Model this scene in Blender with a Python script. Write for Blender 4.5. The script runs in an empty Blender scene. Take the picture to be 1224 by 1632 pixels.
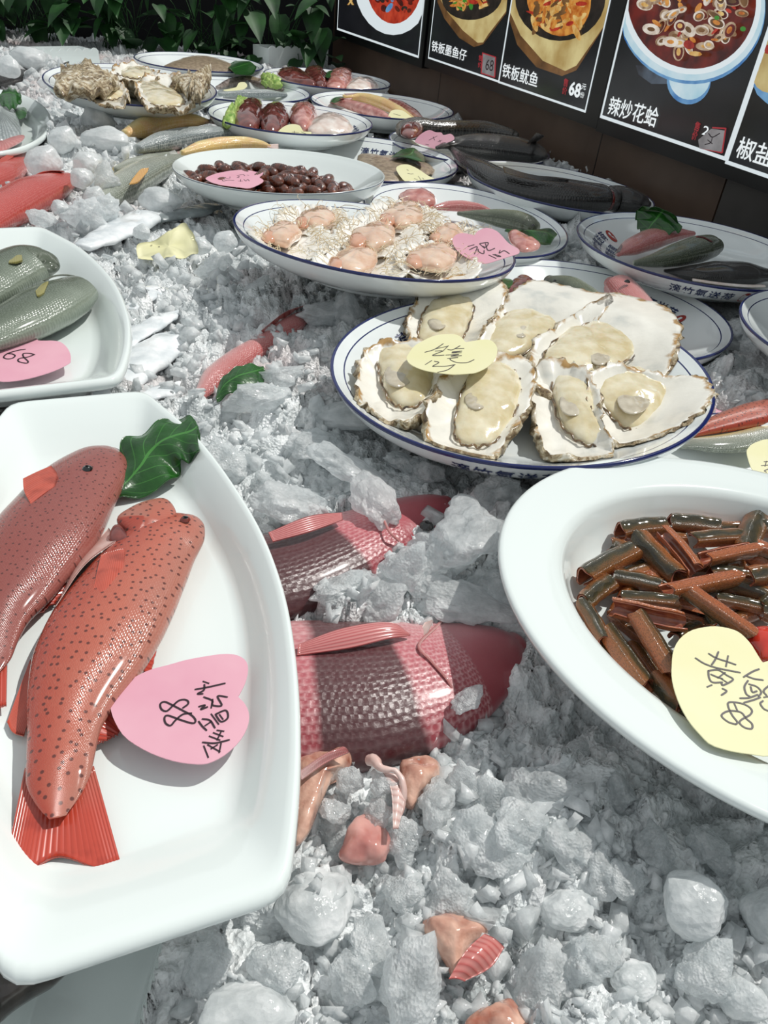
import bpy, math, random
import numpy as np
from mathutils import Vector, Matrix, noise as mnoise

# ---------------------------------------------------------------- camera, sky, sun, exposure
SC = bpy.context.scene
FPX = 1197.4
TH, RO = math.radians(36.65), math.radians(6.61)
CAM = np.array([0.0, 0.0, 0.32])
FW = np.array([0, math.cos(TH), -math.sin(TH)])
_r = np.array([1.0, 0, 0]); _d = np.cross(FW, _r)
RX = math.cos(RO) * _r - math.sin(RO) * _d
DY = math.sin(RO) * _r + math.cos(RO) * _d
cd = bpy.data.cameras.new('camera'); cam = bpy.data.objects.new('camera', cd); SC.collection.objects.link(cam)
cd.sensor_fit = 'HORIZONTAL'; cd.sensor_width = 36.0; cd.lens = FPX / 1224 * 36
cd.clip_start = 0.01; cd.clip_end = 50
mw = Matrix.Identity(4)
for i in range(3):
    mw[i][0] = RX[i]; mw[i][1] = -DY[i]; mw[i][2] = -FW[i]; mw[i][3] = CAM[i]
cam.matrix_world = mw; SC.camera = cam
SC.view_settings.view_transform = 'Standard'; SC.view_settings.look = 'None'
SC.view_settings.gamma = 1; SC.view_settings.use_curve_mapping = False
SC.view_settings.exposure = 0.0
w = bpy.data.worlds.new('world'); SC.world = w; w.use_nodes = True
bg = w.node_tree.nodes['Background']; bg.inputs[0].default_value = (0.91, 0.97, 1.0, 1); bg.inputs[1].default_value = 0.5
sd = bpy.data.lights.new('sun', 'SUN'); sun = bpy.data.objects.new('sun', sd); SC.collection.objects.link(sun)
sd.energy = 2.8; sd.angle = math.radians(0.6); sd.color = (1.0, 0.98, 0.93)
SUN = Vector((-0.75, -0.55, -1.45)).normalized()
sun.rotation_euler = SUN.to_track_quat('-Z', 'Y').to_euler(); sun.location = (1.5, 1.5, 2.5)
try:
    SC.cycles.max_bounces = 10; SC.cycles.transmission_bounces = 8; SC.cycles.diffuse_bounces = 3
    SC.cycles.caustics_refractive = False; SC.cycles.caustics_reflective = False
    SC.cycles.sample_clamp_indirect = 4.0
except Exception: pass
rnd = random.Random(7)

# ---------------------------------------------------------------- geometry helpers
U = 0.32
def ray(px, py): return FW + RX * (px - 612) / FPX + DY * (py - 816) / FPX
def at(px, py, z=0.0):
    v = ray(px, py); return CAM + v * (z - CAM[2]) / v[2]
def pln(px, py, n, k):
    v = ray(px, py); return CAM + v * (k - n @ CAM) / (n @ v)
def dep(p): return float((np.asarray(p) - CAM) @ FW)
def pxs(p): return dep(p) / FPX
def toward(p, s): return CAM + s * (np.asarray(p, float) - CAM)
WN = np.array([0.889, 0.457, 0.0]); WN /= np.linalg.norm(WN); WK = 3.62 * U
WE = np.array([WN[1], -WN[0], 0.0])
def wpt(px, py, off=0.0): return pln(px, py, WN, WK - off)
class ZM:                       # coordinates read off an enlarged crop
    def __init__(s, ox, oy, k): s.o = (ox, oy); s.k = k
    def __call__(s, pts): return [(s.o[0] + p[0] / s.k, s.o[1] + p[1] / s.k) + tuple(v / s.k for v in p[2:]) for p in pts]

def cr(P, n, closed=False):     # smooth curve through points
    P = np.asarray(P, float); m = len(P)
    if m == 2 and not closed: return P[0] + (P[1] - P[0]) * np.linspace(0, 1, n)[:, None]
    if closed: Q = np.vstack([P[-1:], P, P[:2]])
    else: Q = np.vstack([2 * P[0] - P[1], P, 2 * P[-1] - P[-2]])
    segs = m if closed else m - 1
    t = np.linspace(0, segs, n, endpoint=not closed); i = np.minimum(t.astype(int), segs - 1); u = (t - i)[:, None]
    a, b, c, d = Q[i], Q[i + 1], Q[i + 2], Q[i + 3]
    return 0.5 * (2 * b + (c - a) * u + (2 * a - 5 * b + 4 * c - d) * u * u + (3 * b - a - 3 * c + d) * u ** 3)

def mk(name, V, F, mats, par=None, idx=None, uv=None, smooth=True, loc=None):
    V = np.asarray(V, float)
    if par is not None: o0 = PLOC[par.name]
    elif loc is not None: o0 = np.asarray(loc, float)
    else: o0 = np.array([V[:, 0].mean(), V[:, 1].mean(), V[:, 2].min()])
    me = bpy.data.meshes.new(name); me.from_pydata((V - o0).tolist(), [], F)
    for m in (mats if isinstance(mats, (list, tuple)) else [mats]): me.materials.append(m)
    if idx is not None: me.polygons.foreach_set('material_index', idx)
    if smooth: me.polygons.foreach_set('use_smooth', [True] * len(me.polygons))
    if uv is not None:
        uv = np.asarray(uv, float); l = me.uv_layers.new(name='UVMap')
        vi = np.empty(len(me.loops), int); me.loops.foreach_get('vertex_index', vi)
        l.data.foreach_set('uv', uv[vi].ravel())
    me.update()
    o = bpy.data.objects.new(name, me); SC.collection.objects.link(o)
    if par is not None: o.parent = par; PLOC[o.name] = o0
    else: o.location = o0; PLOC[o.name] = o0
    return o
PLOC = {}
def tag(o, label, cat=None, group=None, kind=None):
    if label: o['label'] = label
    if cat: o['category'] = cat
    if group: o['group'] = group
    if kind: o['kind'] = kind
    return o
def thing(name, loc, label, cat, group=None):
    o = bpy.data.objects.new(name, None); SC.collection.objects.link(o); o.location = tuple(loc); o.empty_display_size = .02
    PLOC[o.name] = np.asarray(loc, float); return tag(o, label, cat, group)
def dup(root, label=None, group=None):
    r = root.copy(); SC.collection.objects.link(r)
    if label: r['label'] = label
    if group: r['group'] = group
    for ch in root.children:
        c = ch.copy(); SC.collection.objects.link(c); c.parent = r
        for g in ch.children:
            e = g.copy(); SC.collection.objects.link(e); e.parent = c
    return r

def grid_faces(nr, nc, wrap=True, off=0):
    F = []
    for i in range(nr - 1):
        for j in range(nc if wrap else nc - 1):
            k = (j + 1) % nc
            F.append((off + i * nc + j, off + i * nc + k, off + (i + 1) * nc + k, off + (i + 1) * nc + j))
    return F
def nz(p, s, seed=0.0): return mnoise.noise(Vector((p[0] * s + seed, p[1] * s - seed, p[2] * s + 3.1 * seed)))
def fbm(p, s, seed=0.0, o=3):
    return sum(nz(p, s * 2 ** k, seed + k) / 2 ** k for k in range(o))

def body(name, sp, z, a, b, par, mat, n=28, K=44, tf=0.0, rough=0.0, rs=60, label=None, world=False, zs=None, flatbot=None, cusp=1.0, rd=None):
    """tapered tube along a spine of (px, py, radius px); a, b scale the radius sideways and upwards"""
    if not world:
        C = []; R = []
        for i, (x, y, r) in enumerate(sp):
            p = at(x, y, z if zs is None else zs[i]); C.append(p); R.append(r * pxs(p))
    else: C = [s[:3] for s in sp]; R = [s[3] for s in sp]
    C = cr(np.array(C), K); R = np.maximum(np.interp(np.linspace(0, 1, K), np.linspace(0, 1, len(R)), R), 1e-5)
    R = np.convolve(np.pad(R, 2, 'edge'), [.1, .2, .4, .2, .1], 'valid')
    ta = C[0] - C[1]; ta /= np.linalg.norm(ta) + 1e-12; tb = C[-1] - C[-2]; tb /= np.linalg.norm(tb) + 1e-12     # rounded ends
    ka = [math.radians(v) for v in (82, 62, 38, 18)]; rd = rd if rd is not None else (.75 if not world else .5)
    C = np.vstack([[C[0] + ta * R[0] * rd * math.sin(v) for v in ka], C, [C[-1] + tb * R[-1] * rd * math.sin(v) for v in ka[::-1]]])
    R = np.concatenate([[R[0] * math.cos(v) for v in ka], R, [R[-1] * math.cos(v) for v in ka[::-1]]]); K += 8
    V = []; UV = []
    for i in range(K):
        t = C[min(i + 1, K - 1)] - C[max(i - 1, 0)]; t /= np.linalg.norm(t) + 1e-12
        s = np.cross(t, [0, 0, 1.0]); s /= np.linalg.norm(s) + 1e-9; u = np.cross(s, t); fx = 1.0
        if not world:      # the traced radius is what one sees; the real cross-section is wider where it is seen at a slant
            v = C[i] - CAM; v /= np.linalg.norm(v); tp = t - (t @ v) * v; tp /= np.linalg.norm(tp) + 1e-9; pp = np.cross(v, tp)
            fx = min(1.9, 1 / max(.3, math.hypot(a * (s @ pp), b * (u @ pp))) if a else 1.0)
        for j in range(n):
            th = 2 * math.pi * j / n; c_, s_ = math.cos(th), math.sin(th); be = b * (1 - tf * max(0, (i / (K - 1) - .7) / .3) ** 1.3)
            q = C[i] + fx * R[i] * (a * c_ * s + be * (abs(s_) ** cusp) * (1 if s_ > 0 else -1) * u)
            if rough: q = q + (s * c_ + u * s_) * rough * fbm(q, rs)
            if flatbot is not None and q[2] < flatbot: q[2] = flatbot
            V.append(q); UV.append((i / (K - 1), .5 + .5 * c_))
    F = grid_faces(K, n)
    F.append(tuple(range(n - 1, -1, -1))); F.append(tuple((K - 1) * n + j for j in range(n)))
    o = mk(name, V, F, mat, par, uv=UV)
    if label: o['label'] = label
    return o

def ruled(name, L, R, zL, zR, par, mat, nu=26, nv=12, bulge=0.0, ripple=0.0, rf=8, th=0.0008, label=None, ridge=0.0, nr=14, jag=0.0):
    """thin fin or leaf between two edges given in px"""
    zL = zL if isinstance(zL, (list, tuple)) else [zL] * len(L); zR = zR if isinstance(zR, (list, tuple)) else [zR] * len(R)
    A = cr([at(p[0], p[1], z) for p, z in zip(L, zL)], nu); B = cr([at(p[0], p[1], z) for p, z in zip(R, zR)], nu)
    V = []; UV = []
    for sgn in (1, -1):
        for i in range(nu):
            for j in range(nv):
                f = j / (nv - 1); u = i / (nu - 1); g = f
                if jag: g = f * (1 + jag * math.sin(i * 2.1) * math.sin(i * .9 + 1) )
                p = A[i] + (B[i] - A[i]) * g; q = p.copy()
                q[2] += bulge * math.sin(math.pi * f) * (math.sin(math.pi * min(1, u * 1.0)) * .6 + .4)
                q[2] += ripple * math.sin(rf * math.pi * u + 3 * f) * abs(f - .5) * 2
                if ripple: q[2] += ripple * .5 * nz(p, 60, 2.0)
                q[2] += ridge * abs(math.sin(math.pi * nr * u))
                q[2] += sgn * th * .5
                V.append(q); UV.append((f, u))
    F = grid_faces(nu, nv, False); m = nu * nv
    F += [tuple(m + k for k in f[::-1]) for f in grid_faces(nu, nv, False)]
    bd = [i * nv for i in range(nu)] + [(nu - 1) * nv + j for j in range(1, nv)] + [i * nv + nv - 1 for i in range(nu - 2, -1, -1)] + [j for j in range(nv - 2, 0, -1)]
    for k in range(len(bd)):
        p, q = bd[k], bd[(k + 1) % len(bd)]; F.append((q, p, p + m, q + m))
    o = mk(name, V, F, mat, par, uv=UV)
    if label: o['label'] = label
    return o

def blob(name, out, z, h, par, mat, n=48, K=12, low=0.4, rough=0.0, rs=50, pw=0.5, label=None, world=False, dent=0.0, tilt=None):
    """domed lump over a closed outline given in px at height z"""
    O = np.array([(p if world else at(p[0], p[1], z)) for p in out]); O = cr(O, n, True); c = O.mean(0)
    V = []; UV = []
    prof = [(math.sin(k / K * math.pi / 2), math.cos(k / K * math.pi / 2)) for k in range(1, K + 1)]
    ap = c + np.array([0, 0, h * (1 - dent)]); ap[2] += rough * fbm(ap, rs); V.append(ap); UV.append((0, 0))
    rows = [(s, h * (zz ** (pw * 2)) - dent * h * max(0, 1 - s * 1.6)) for s, zz in prof] + [(.93, -low * h * .6), (.7, -low * h), (0.3, -low * h)]
    for s, dz in rows:
        for j in range(n):
            q = c + (O[j] - c) * s + np.array([0, 0, dz])
            if rough:
                k = rough * fbm(q, rs); q = q + (O[j] - c) / (np.linalg.norm(O[j] - c) + 1e-9) * k * s + np.array([0, 0, k])
            if tilt is not None: q[2] += (q - c)[:2] @ np.array(tilt)
            V.append(q); UV.append((s, j / n))
    F = [(0, 1 + j, 1 + (j + 1) % n) for j in range(n)] + [f[::-1] for f in grid_faces(len(rows), n, True, 1)]
    F.append(tuple(1 + (len(rows) - 1) * n + j for j in range(n)))
    o = mk(name, V, F, mat, par, uv=UV)
    if label: o['label'] = label
    return o

def plane_of(px, py, z, n=(0, 0, 1)):
    n = np.array(n, float); n /= np.linalg.norm(n); return n, n @ at(px, py, z)
def card(name, out, pl, par, mat, th=0.0006, n=60, curl=0.0, label=None, fold=None):
    """paper shape cut along a closed px outline on a plane"""
    nn, k = pl; O = cr([pln(p[0], p[1], nn, k) for p in out], n, True) if n else np.array([pln(p[0], p[1], nn, k) for p in out])
    n = len(O); c = O.mean(0); V = []; K = 6; rr = np.abs(O - c).max()
    for sg in (1, -1):
        for s in [(i + .001) / (K - 1) for i in range(K)]:
            s = min(s, 1)
            for j in range(n):
                q = c + (O[j] - c) * s; d = (q - c) / rr
                q = q + nn * (sg * th / 2 + curl * (d[0] ** 2 - .3 * d[1]))
                if fold: q = q + nn * fold * (nz(q, 55, 1) + .5 * abs(nz(q, 90, 4)))
                V.append(q)
    F = grid_faces(K, n); m = K * n; F += [tuple(m + v for v in f[::-1]) for f in grid_faces(K, n)]
    e = (K - 1) * n; F += [(e + (j + 1) % n, e + j, m + e + j, m + e + (j + 1) % n) for j in range(n)]
    o = mk(name, V, F, mat, par, smooth=False if not (curl or fold) else True)
    if label: o['label'] = label
    return o
def strokes(name, lines, wpx, pl, par, mat, off=0.0006, label=None, curl=None):
    nn, k = pl; V = []; F = []
    for ln in lines:
        P = cr([pln(p[0], p[1], nn, k + off) for p in ln], max(6, 5 * len(ln))) if len(ln) > 2 else np.array([pln(p[0], p[1], nn, k + off) for p in ln])
        hw = wpx * pxs(P[0]) / 2; b = len(V); m = len(P)
        for i in range(m):
            t = P[min(i + 1, m - 1)] - P[max(i - 1, 0)]; t /= np.linalg.norm(t) + 1e-12; s = np.cross(nn, t)
            ext = -t * hw * .6 if i == 0 else (t * hw * .6 if i == m - 1 else 0); ww = hw * (.8 if i in (0, m - 1) else 1)
            V += [P[i] + ext + s * ww, P[i] + ext - s * ww]
        F += [(b + 2 * i, b + 2 * i + 1, b + 2 * i + 3, b + 2 * i + 2) for i in range(m - 1)]
    V = np.array(V); m = len(V); V2 = np.vstack([V, V - nn * off * .8])
    o = mk(name, V2, F + [tuple(m + v for v in f[::-1]) for f in F], mat, par, smooth=False)
    if label: o['label'] = label
    return o

def glyphs(txt, bold=0.0, size=1.0, squeeze=1.0):
    cu = bpy.data.curves.new('t', 'FONT'); cu.body = txt; cu.size = size;  cu.resolution_u = 3
    ob = bpy.data.objects.new('t', cu); SC.collection.objects.link(ob); bpy.context.view_layer.update()
    me = bpy.data.meshes.new_from_object(ob.evaluated_get(bpy.context.evaluated_depsgraph_get()))
    V = np.array([v.co[:2] for v in me.vertices]).reshape(-1, 2); F = [tuple(p.vertices) for p in me.polygons]
    bpy.data.objects.remove(ob); bpy.data.curves.remove(cu); bpy.data.meshes.remove(me)
    if len(V):
        V = V * [squeeze, 1]; n = len(V)
        if bold:
            W = [V + np.array(d) * bold for d in ((-1, 0), (1, 0), (0, 1), (0, -1))]; F = [tuple(i + k * n for i in f) for k in range(4) for f in F]; V = np.vstack(W)
    return V, F

# ---------------------------------------------------------------- material helpers
def C(h, k=1.0):
    v = [int(h[i:i + 2], 16) / 255 for i in (1, 3, 5)]
    return tuple((x / 12.92 if x <= .04045 else ((x + .055) / 1.055) ** 2.4) * k for x in v) + (1,)
class NT:
    def __init__(s, name):
        s.m = bpy.data.materials.new(name); s.m.use_nodes = True; s.t = s.m.node_tree; s.n = s.t.nodes; s.b = s.n['Principled BSDF']; s.out = s.n['Material Output']
        s._c = None
    def coord(s, k='Object'):
        if s._c is None: s._c = s.n.new('ShaderNodeTexCoord')
        return s._c.outputs[k]
    def lk(s, a, b): s.t.links.new(a, b)
    def node(s, t, ins=None, **kw):
        n = s.n.new('ShaderNode' + t)
        for k, v in kw.items(): setattr(n, k, v)
        for k, v in (ins or {}).items():
            if hasattr(v, 'is_output') or isinstance(v, bpy.types.NodeSocket): s.lk(v, n.inputs[k])
            else: n.inputs[k].default_value = v
        return n
    def noise(s, scale, detail=3, vec=None, rough=.5, dist=0.0):
        return s.node('TexNoise', {'Vector': vec or s.coord(), 'Scale': scale, 'Detail': detail, 'Roughness': rough, 'Distortion': dist}).outputs['Fac']
    def voro(s, scale, vec=None, feat='F1', out='Distance', rnd_=1.0):
        return s.node('TexVoronoi', voronoi_dimensions='2D' if vec is not None else '3D', ins={'Vector': vec or s.coord(), 'Scale': scale, 'Randomness': rnd_}, feature=feat).outputs[out]
    def ramp(s, fac, stops, interp='LINEAR'):
        r = s.node('ValToRGB', {'Fac': fac}); e = r.color_ramp; e.interpolation = interp
        while len(e.elements) < len(stops): e.elements.new(.5)
        for el, (p, c) in zip(e.elements, stops): el.position = p; el.color = c if len(c) == 4 else (*c, 1)
        return r.outputs['Color']
    def mix(s, f, a, b, mode='MIX'):
        n = s.n.new('ShaderNodeMix'); n.data_type = 'RGBA'; n.blend_type = mode
        for k, v in ((0, f), (6, a), (7, b)):
            if isinstance(v, bpy.types.NodeSocket): s.lk(v, n.inputs[k])
            else: n.inputs[k].default_value = v
        return n.outputs[2]
    def math(s, op, a, b=0.0, c=0.0, clamp=False):
        n = s.n.new('ShaderNodeMath'); n.operation = op; n.use_clamp = clamp
        for k, v in enumerate((a, b, c)):
            if isinstance(v, bpy.types.NodeSocket): s.lk(v, n.inputs[k])
            else: n.inputs[k].default_value = v
        return n.outputs[0]
    def sep(s, vec):
        n = s.node('SeparateXYZ', {0: vec}); return n.outputs
    def comb(s, x, y, z=0.0): return s.node('CombineXYZ', {0: x, 1: y, 2: z}).outputs[0]
    def bump(s, h, strength=.3, dist=.001):
        n = s.node('Bump', {'Height': h, 'Strength': strength, 'Distance': dist}); s.lk(n.outputs[0], s.b.inputs['Normal']); return n
    def base(s, c):
        if isinstance(c, bpy.types.NodeSocket): s.lk(c, s.b.inputs['Base Color'])
        else: s.b.inputs['Base Color'].default_value = c
    def p(s, **kw):
        for k, v in kw.items():
            k = k.replace('_', ' ')
            if isinstance(v, bpy.types.NodeSocket): s.lk(v, s.b.inputs[k])
            else: s.b.inputs[k].default_value = v
        return s
def simple(name, c1, c2=None, rough=.5, scale=40, bump=None, coat=0.0, sss=0.0, spec=.5, det=3, trans=0.0, thr=(.35, .65), metal=0.0, em=None):
    t = NT(name)
    if c2: t.base(t.ramp(t.noise(scale, det), [(thr[0], C(c1)), (thr[1], C(c2))]))
    else: t.base(C(c1))
    t.p(Roughness=rough, Coat_Weight=coat, Coat_Roughness=.06, Specular_IOR_Level=spec, Transmission_Weight=trans, Metallic=metal)
    if sss: t.p(Subsurface_Weight=sss, Subsurface_Radius=(.012, .006, .004), Subsurface_Scale=.6)
    if bump: t.bump(t.noise(bump[0], 4), bump[1], bump[2] if len(bump) > 2 else .001)
    if em: t.p(Emission_Color=C(c1), Emission_Strength=em)
    return t.m
# ---------------------------------------------------------------- materials
def ice_mat(name, alpha=(1, 1), cols=('#8e999c', '#cfd8da', '#f4f8f8'), rough=.14, s=30, bs=260, bstr=.35, stops=(.3, .5, .66), transl=.0, stain=None):
    t = NT(name); n1 = t.noise(s, 5, rough=.62)
    bc = t.ramp(n1, [(p, C(c)) for p, c in zip(stops, cols)])
    if stain: bc = t.mix(t.math('MULTIPLY', t.ramp(t.noise(5.5, 3), [(.52, (0, 0, 0)), (.68, (1, 1, 1))]), .45), bc, C(stain))
    t.base(bc)
    t.p(Roughness=rough, IOR=1.31, Specular_IOR_Level=.7, Coat_Weight=.6, Coat_Roughness=.05)
    if alpha[0] < 1: t.p(Alpha=t.math('ADD', alpha[0], t.math('MULTIPLY', t.ramp(n1, [(.35, (0, 0, 0)), (.65, (1, 1, 1))]), alpha[1] - alpha[0])))
    h = t.math('ADD', t.voro(bs, feat='F1'), t.math('MULTIPLY', t.noise(bs * .35, 5, rough=.65), 1.6))
    b = t.bump(h, bstr, .002)
    if transl:
        tr = t.node('BsdfTranslucent', {'Color': (.9, .95, .97, 1)}); t.lk(b.outputs[0], tr.inputs['Normal'])
        mx = t.node('MixShader', {0: transl}); t.lk(t.b.outputs[0], mx.inputs[1]); t.lk(tr.outputs[0], mx.inputs[2]); t.lk(mx.outputs[0], t.out.inputs[0])
    return t.m
MI_bed = ice_mat('crushed_ice', (1, 1), ('#a9b0b1', '#e2e6e7', '#fbfcfc'), .16, 26, 380, .7, stain='#c79f9a')
MI_chunk = ice_mat('clear_ice', (.35, .8), ('#e6eaeb', '#f4f6f6', '#ffffff'), .1, 1.4, 9, .55, transl=.35)
MI_ball = ice_mat('milky_ice', (.6, .95), ('#dde2e3', '#eff2f2', '#ffffff'), .16, 1.2, 7, .3, transl=.25)
MI_bit = ice_mat('ice_shard', (.5, .9), ('#eceff0', '#f7f9f9', '#ffffff'), .08, 60, 200, .4, transl=.3)
M_white = simple('white_porcelain', '#e9f1ef', rough=.09, coat=.6, spec=.5)
M_plate = simple('printed_plate_porcelain', '#e9efef', rough=.1, coat=.5)
M_blue = simple('blue_glaze', '#14225f', rough=.12, coat=.5)
M_ink = simple('blue_glaze_lettering', '#14285c', rough=.3)
M_seal = simple('red_seal_glaze', '#a03028', rough=.3)
M_wall = simple('brown_wall_tile', '#4a392e', '#5d4a3d', rough=.45, scale=6, bump=(60, .1))
M_tile2 = simple('grey_wall_tile', '#3a3734', '#4a4643', rough=.4, scale=8)
M_black = simple('black_frame', '#0b0b0d', rough=.35)
M_dark = simple('dark_backdrop', '#06070a', rough=.9)
M_leafd = simple('pothos_leaf', '#0f3414', '#24561f', rough=.6, scale=18)
M_steel = simple('brushed_steel', '#7c8082', rough=.35, metal=.9)
M_pink = simple('pink_card', '#dc9fb1', '#e2abba', rough=.55, scale=20)
M_yel = simple('yellow_card', '#e6e2b0', '#e9e5ba', rough=.55, scale=20)
M_marker = simple('dark_marker_ink', '#2a1420', rough=.5)
M_marker2 = simple('grey_marker_ink', '#4c4648', rough=.5)
def leafmat(name, a, b, vein):
    t = NT(name); u = t.sep(t.coord('UV'))
    d = t.math('ABSOLUTE', t.math('SUBTRACT', u[0], .5))
    mid = t.math('LESS_THAN', d, .022)
    q = t.math('FRACT', t.math('MULTIPLY', t.math('SUBTRACT', u[1], t.math('MULTIPLY', d, .55)), 8.0))
    side = t.math('LESS_THAN', t.math('ABSOLUTE', t.math('SUBTRACT', q, .5)), .045)
    v = t.math('MAXIMUM', mid, t.math('MULTIPLY', side, .6))
    c = t.ramp(t.noise(45, 4), [(.3, C(a)), (.7, C(b))])
    t.base(t.mix(v, c, C(vein))); t.p(Roughness=.28, Specular_IOR_Level=.5, Coat_Weight=.3, Coat_Roughness=.15)
    t.bump(t.math('ADD', t.noise(90, 4), t.math('MULTIPLY', v, -.8)), .6, .002); return t.m
M_spin = leafmat('spinach_leaf', '#123c12', '#215a1a', '#3f7d33')

# ---------------------------------------------------------------- footprints that keep the ice below the crockery
CAPS = []
def capring(O, z, d=.045, lip=.012):
    O = np.asarray(O)[:, :2]; c = O.mean(0); a = np.arctan2(O[:, 1] - c[1], O[:, 0] - c[0]); r = np.hypot(*(O - c).T); i = np.argsort(a)
    CAPS.append((c, a[i], r[i], z, d, lip))
def cap_s(cap, X, Y):
    c, a, r, z, d, lip = cap; A = np.arctan2(Y - c[1], X - c[0])
    R = np.interp(A, np.concatenate([[a[-1] - 2 * np.pi], a, [a[0] + 2 * np.pi]]), np.concatenate([[r[-1]], r, [r[0]]]))
    return np.hypot(X - c[0], Y - c[1]) / R

# ---------------------------------------------------------------- round printed plates
def pz_in(r):   # height of the inner face, r and z relative to the rim radius
    return np.interp(r, [0, .5, .62, .74, .86, .95, 1.0], [-.205, -.203, -.19, -.145, -.075, -.022, 0])
PROF = [(0.001, -.205), (.25, -.205), (.5, -.203), (.56, -.198), (.62, -.19), (.68, -.17), (.74, -.145), (.80, -.112), (.86, -.075), (.905, -.047), (.912, -.043), (.926, -.035), (.933, -.031), (.955, -.02), (.972, -.009), (.985, -.001),
        (.993, .003), (1.0, .002), (1.004, -.006), (1.0, -.016), (.992, -.035), (.975, -.065), (.945, -.098), (.89, -.135), (.81, -.172), (.72, -.203), (.63, -.226), (.58, -.232), (.575, -.262), (.55, -.268), (.54, -.24), (.3, -.236), (.001, -.235)]
BLUE_SEG = {11, 15, 16, 17, 18}
def revolve(prof, R, n=112):
    V = [(r * R * math.cos(2 * math.pi * j / n), r * R * math.sin(2 * math.pi * j / n), z * R) for r, z in prof for j in range(n)]
    return V, grid_faces(len(prof), n), n
PLATES = {}
_tpl = {}
OZ = [-.172, -.135, -.098, -.065, -.035, -.016]; OR = [.81, .89, .945, .975, .992, 1.0]      # outer wall, radius against height
def letter_mesh(rows, inner, R, ch):
    """characters set along an arc; rows = [(text, mid radius, centre angle deg)]"""
    V = []; F = []
    for txt, rr, a0 in rows:
        n = len(txt); stp = ch * 1.12 / (rr * R)
        for i, c in enumerate(txt):
            g, f = GL(c); 
            if not len(g): continue
            ang = math.radians(a0) + (-(i - (n - 1) / 2) * stp if inner else (i - (n - 1) / 2) * stp)
            b = len(V); lo = g.min(0); hi = g.max(0); g = (g - (lo + hi) / 2) / max(hi - lo)
            for x, y in g:
                if inner: r_ = rr * R + y * ch; an = ang - x * ch / (rr * R); z = pz_in(r_ / R) * R + .0005
                else:
                    z = -.078 * R + y * ch * .85; r_ = float(np.interp(z / R, OZ, OR)) * R + .0006; an = ang + x * ch / (rr * R)
                V.append((r_ * math.cos(an), r_ * math.sin(an), z))
            F += [tuple(b + k for k in q) for q in f]
    return np.array(V), F
_gc = {}
def GL(c):
    if c not in _gc: _gc[c] = glyphs(c, bold=.014)
    return _gc[c]
def seal_mesh(rr, a0, R, s, inner=True):
    V = []; F = []
    def pt(x, y, o):
        an = math.radians(a0) - x * s / (rr * R) * (1 if inner else -1)
        if inner: r_ = rr * R + y * s; z = pz_in(r_ / R) * R + o
        else: z = -.078 * R + y * s * .85; r_ = float(np.interp(z / R, OZ, OR)) * R + o
        return (r_ * math.cos(an), r_ * math.sin(an), z)
    k = 20
    for i in range(k): V.append(pt(.42 * math.cos(2 * math.pi * i / k), .6 * math.sin(2 * math.pi * i / k), .0005))
    F.append(tuple(range(k)))
    b = len(V)
    idx = [0]
    for (x0, y0, x1, y1) in ((-.12, .1, .1, .35), (-.2, -.1, .2, -.02), (-.05, -.38, .05, .1), (.1, -.35, .2, -.1)):
        q = len(V); V += [pt(x0, y0, .0009), pt(x1, y0, .0009), pt(x1, y1, .0009), pt(x0, y1, .0009)]; F.append((q, q + 1, q + 2, q + 3)); idx.append(1)
    return np.array(V), F, idx
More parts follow.
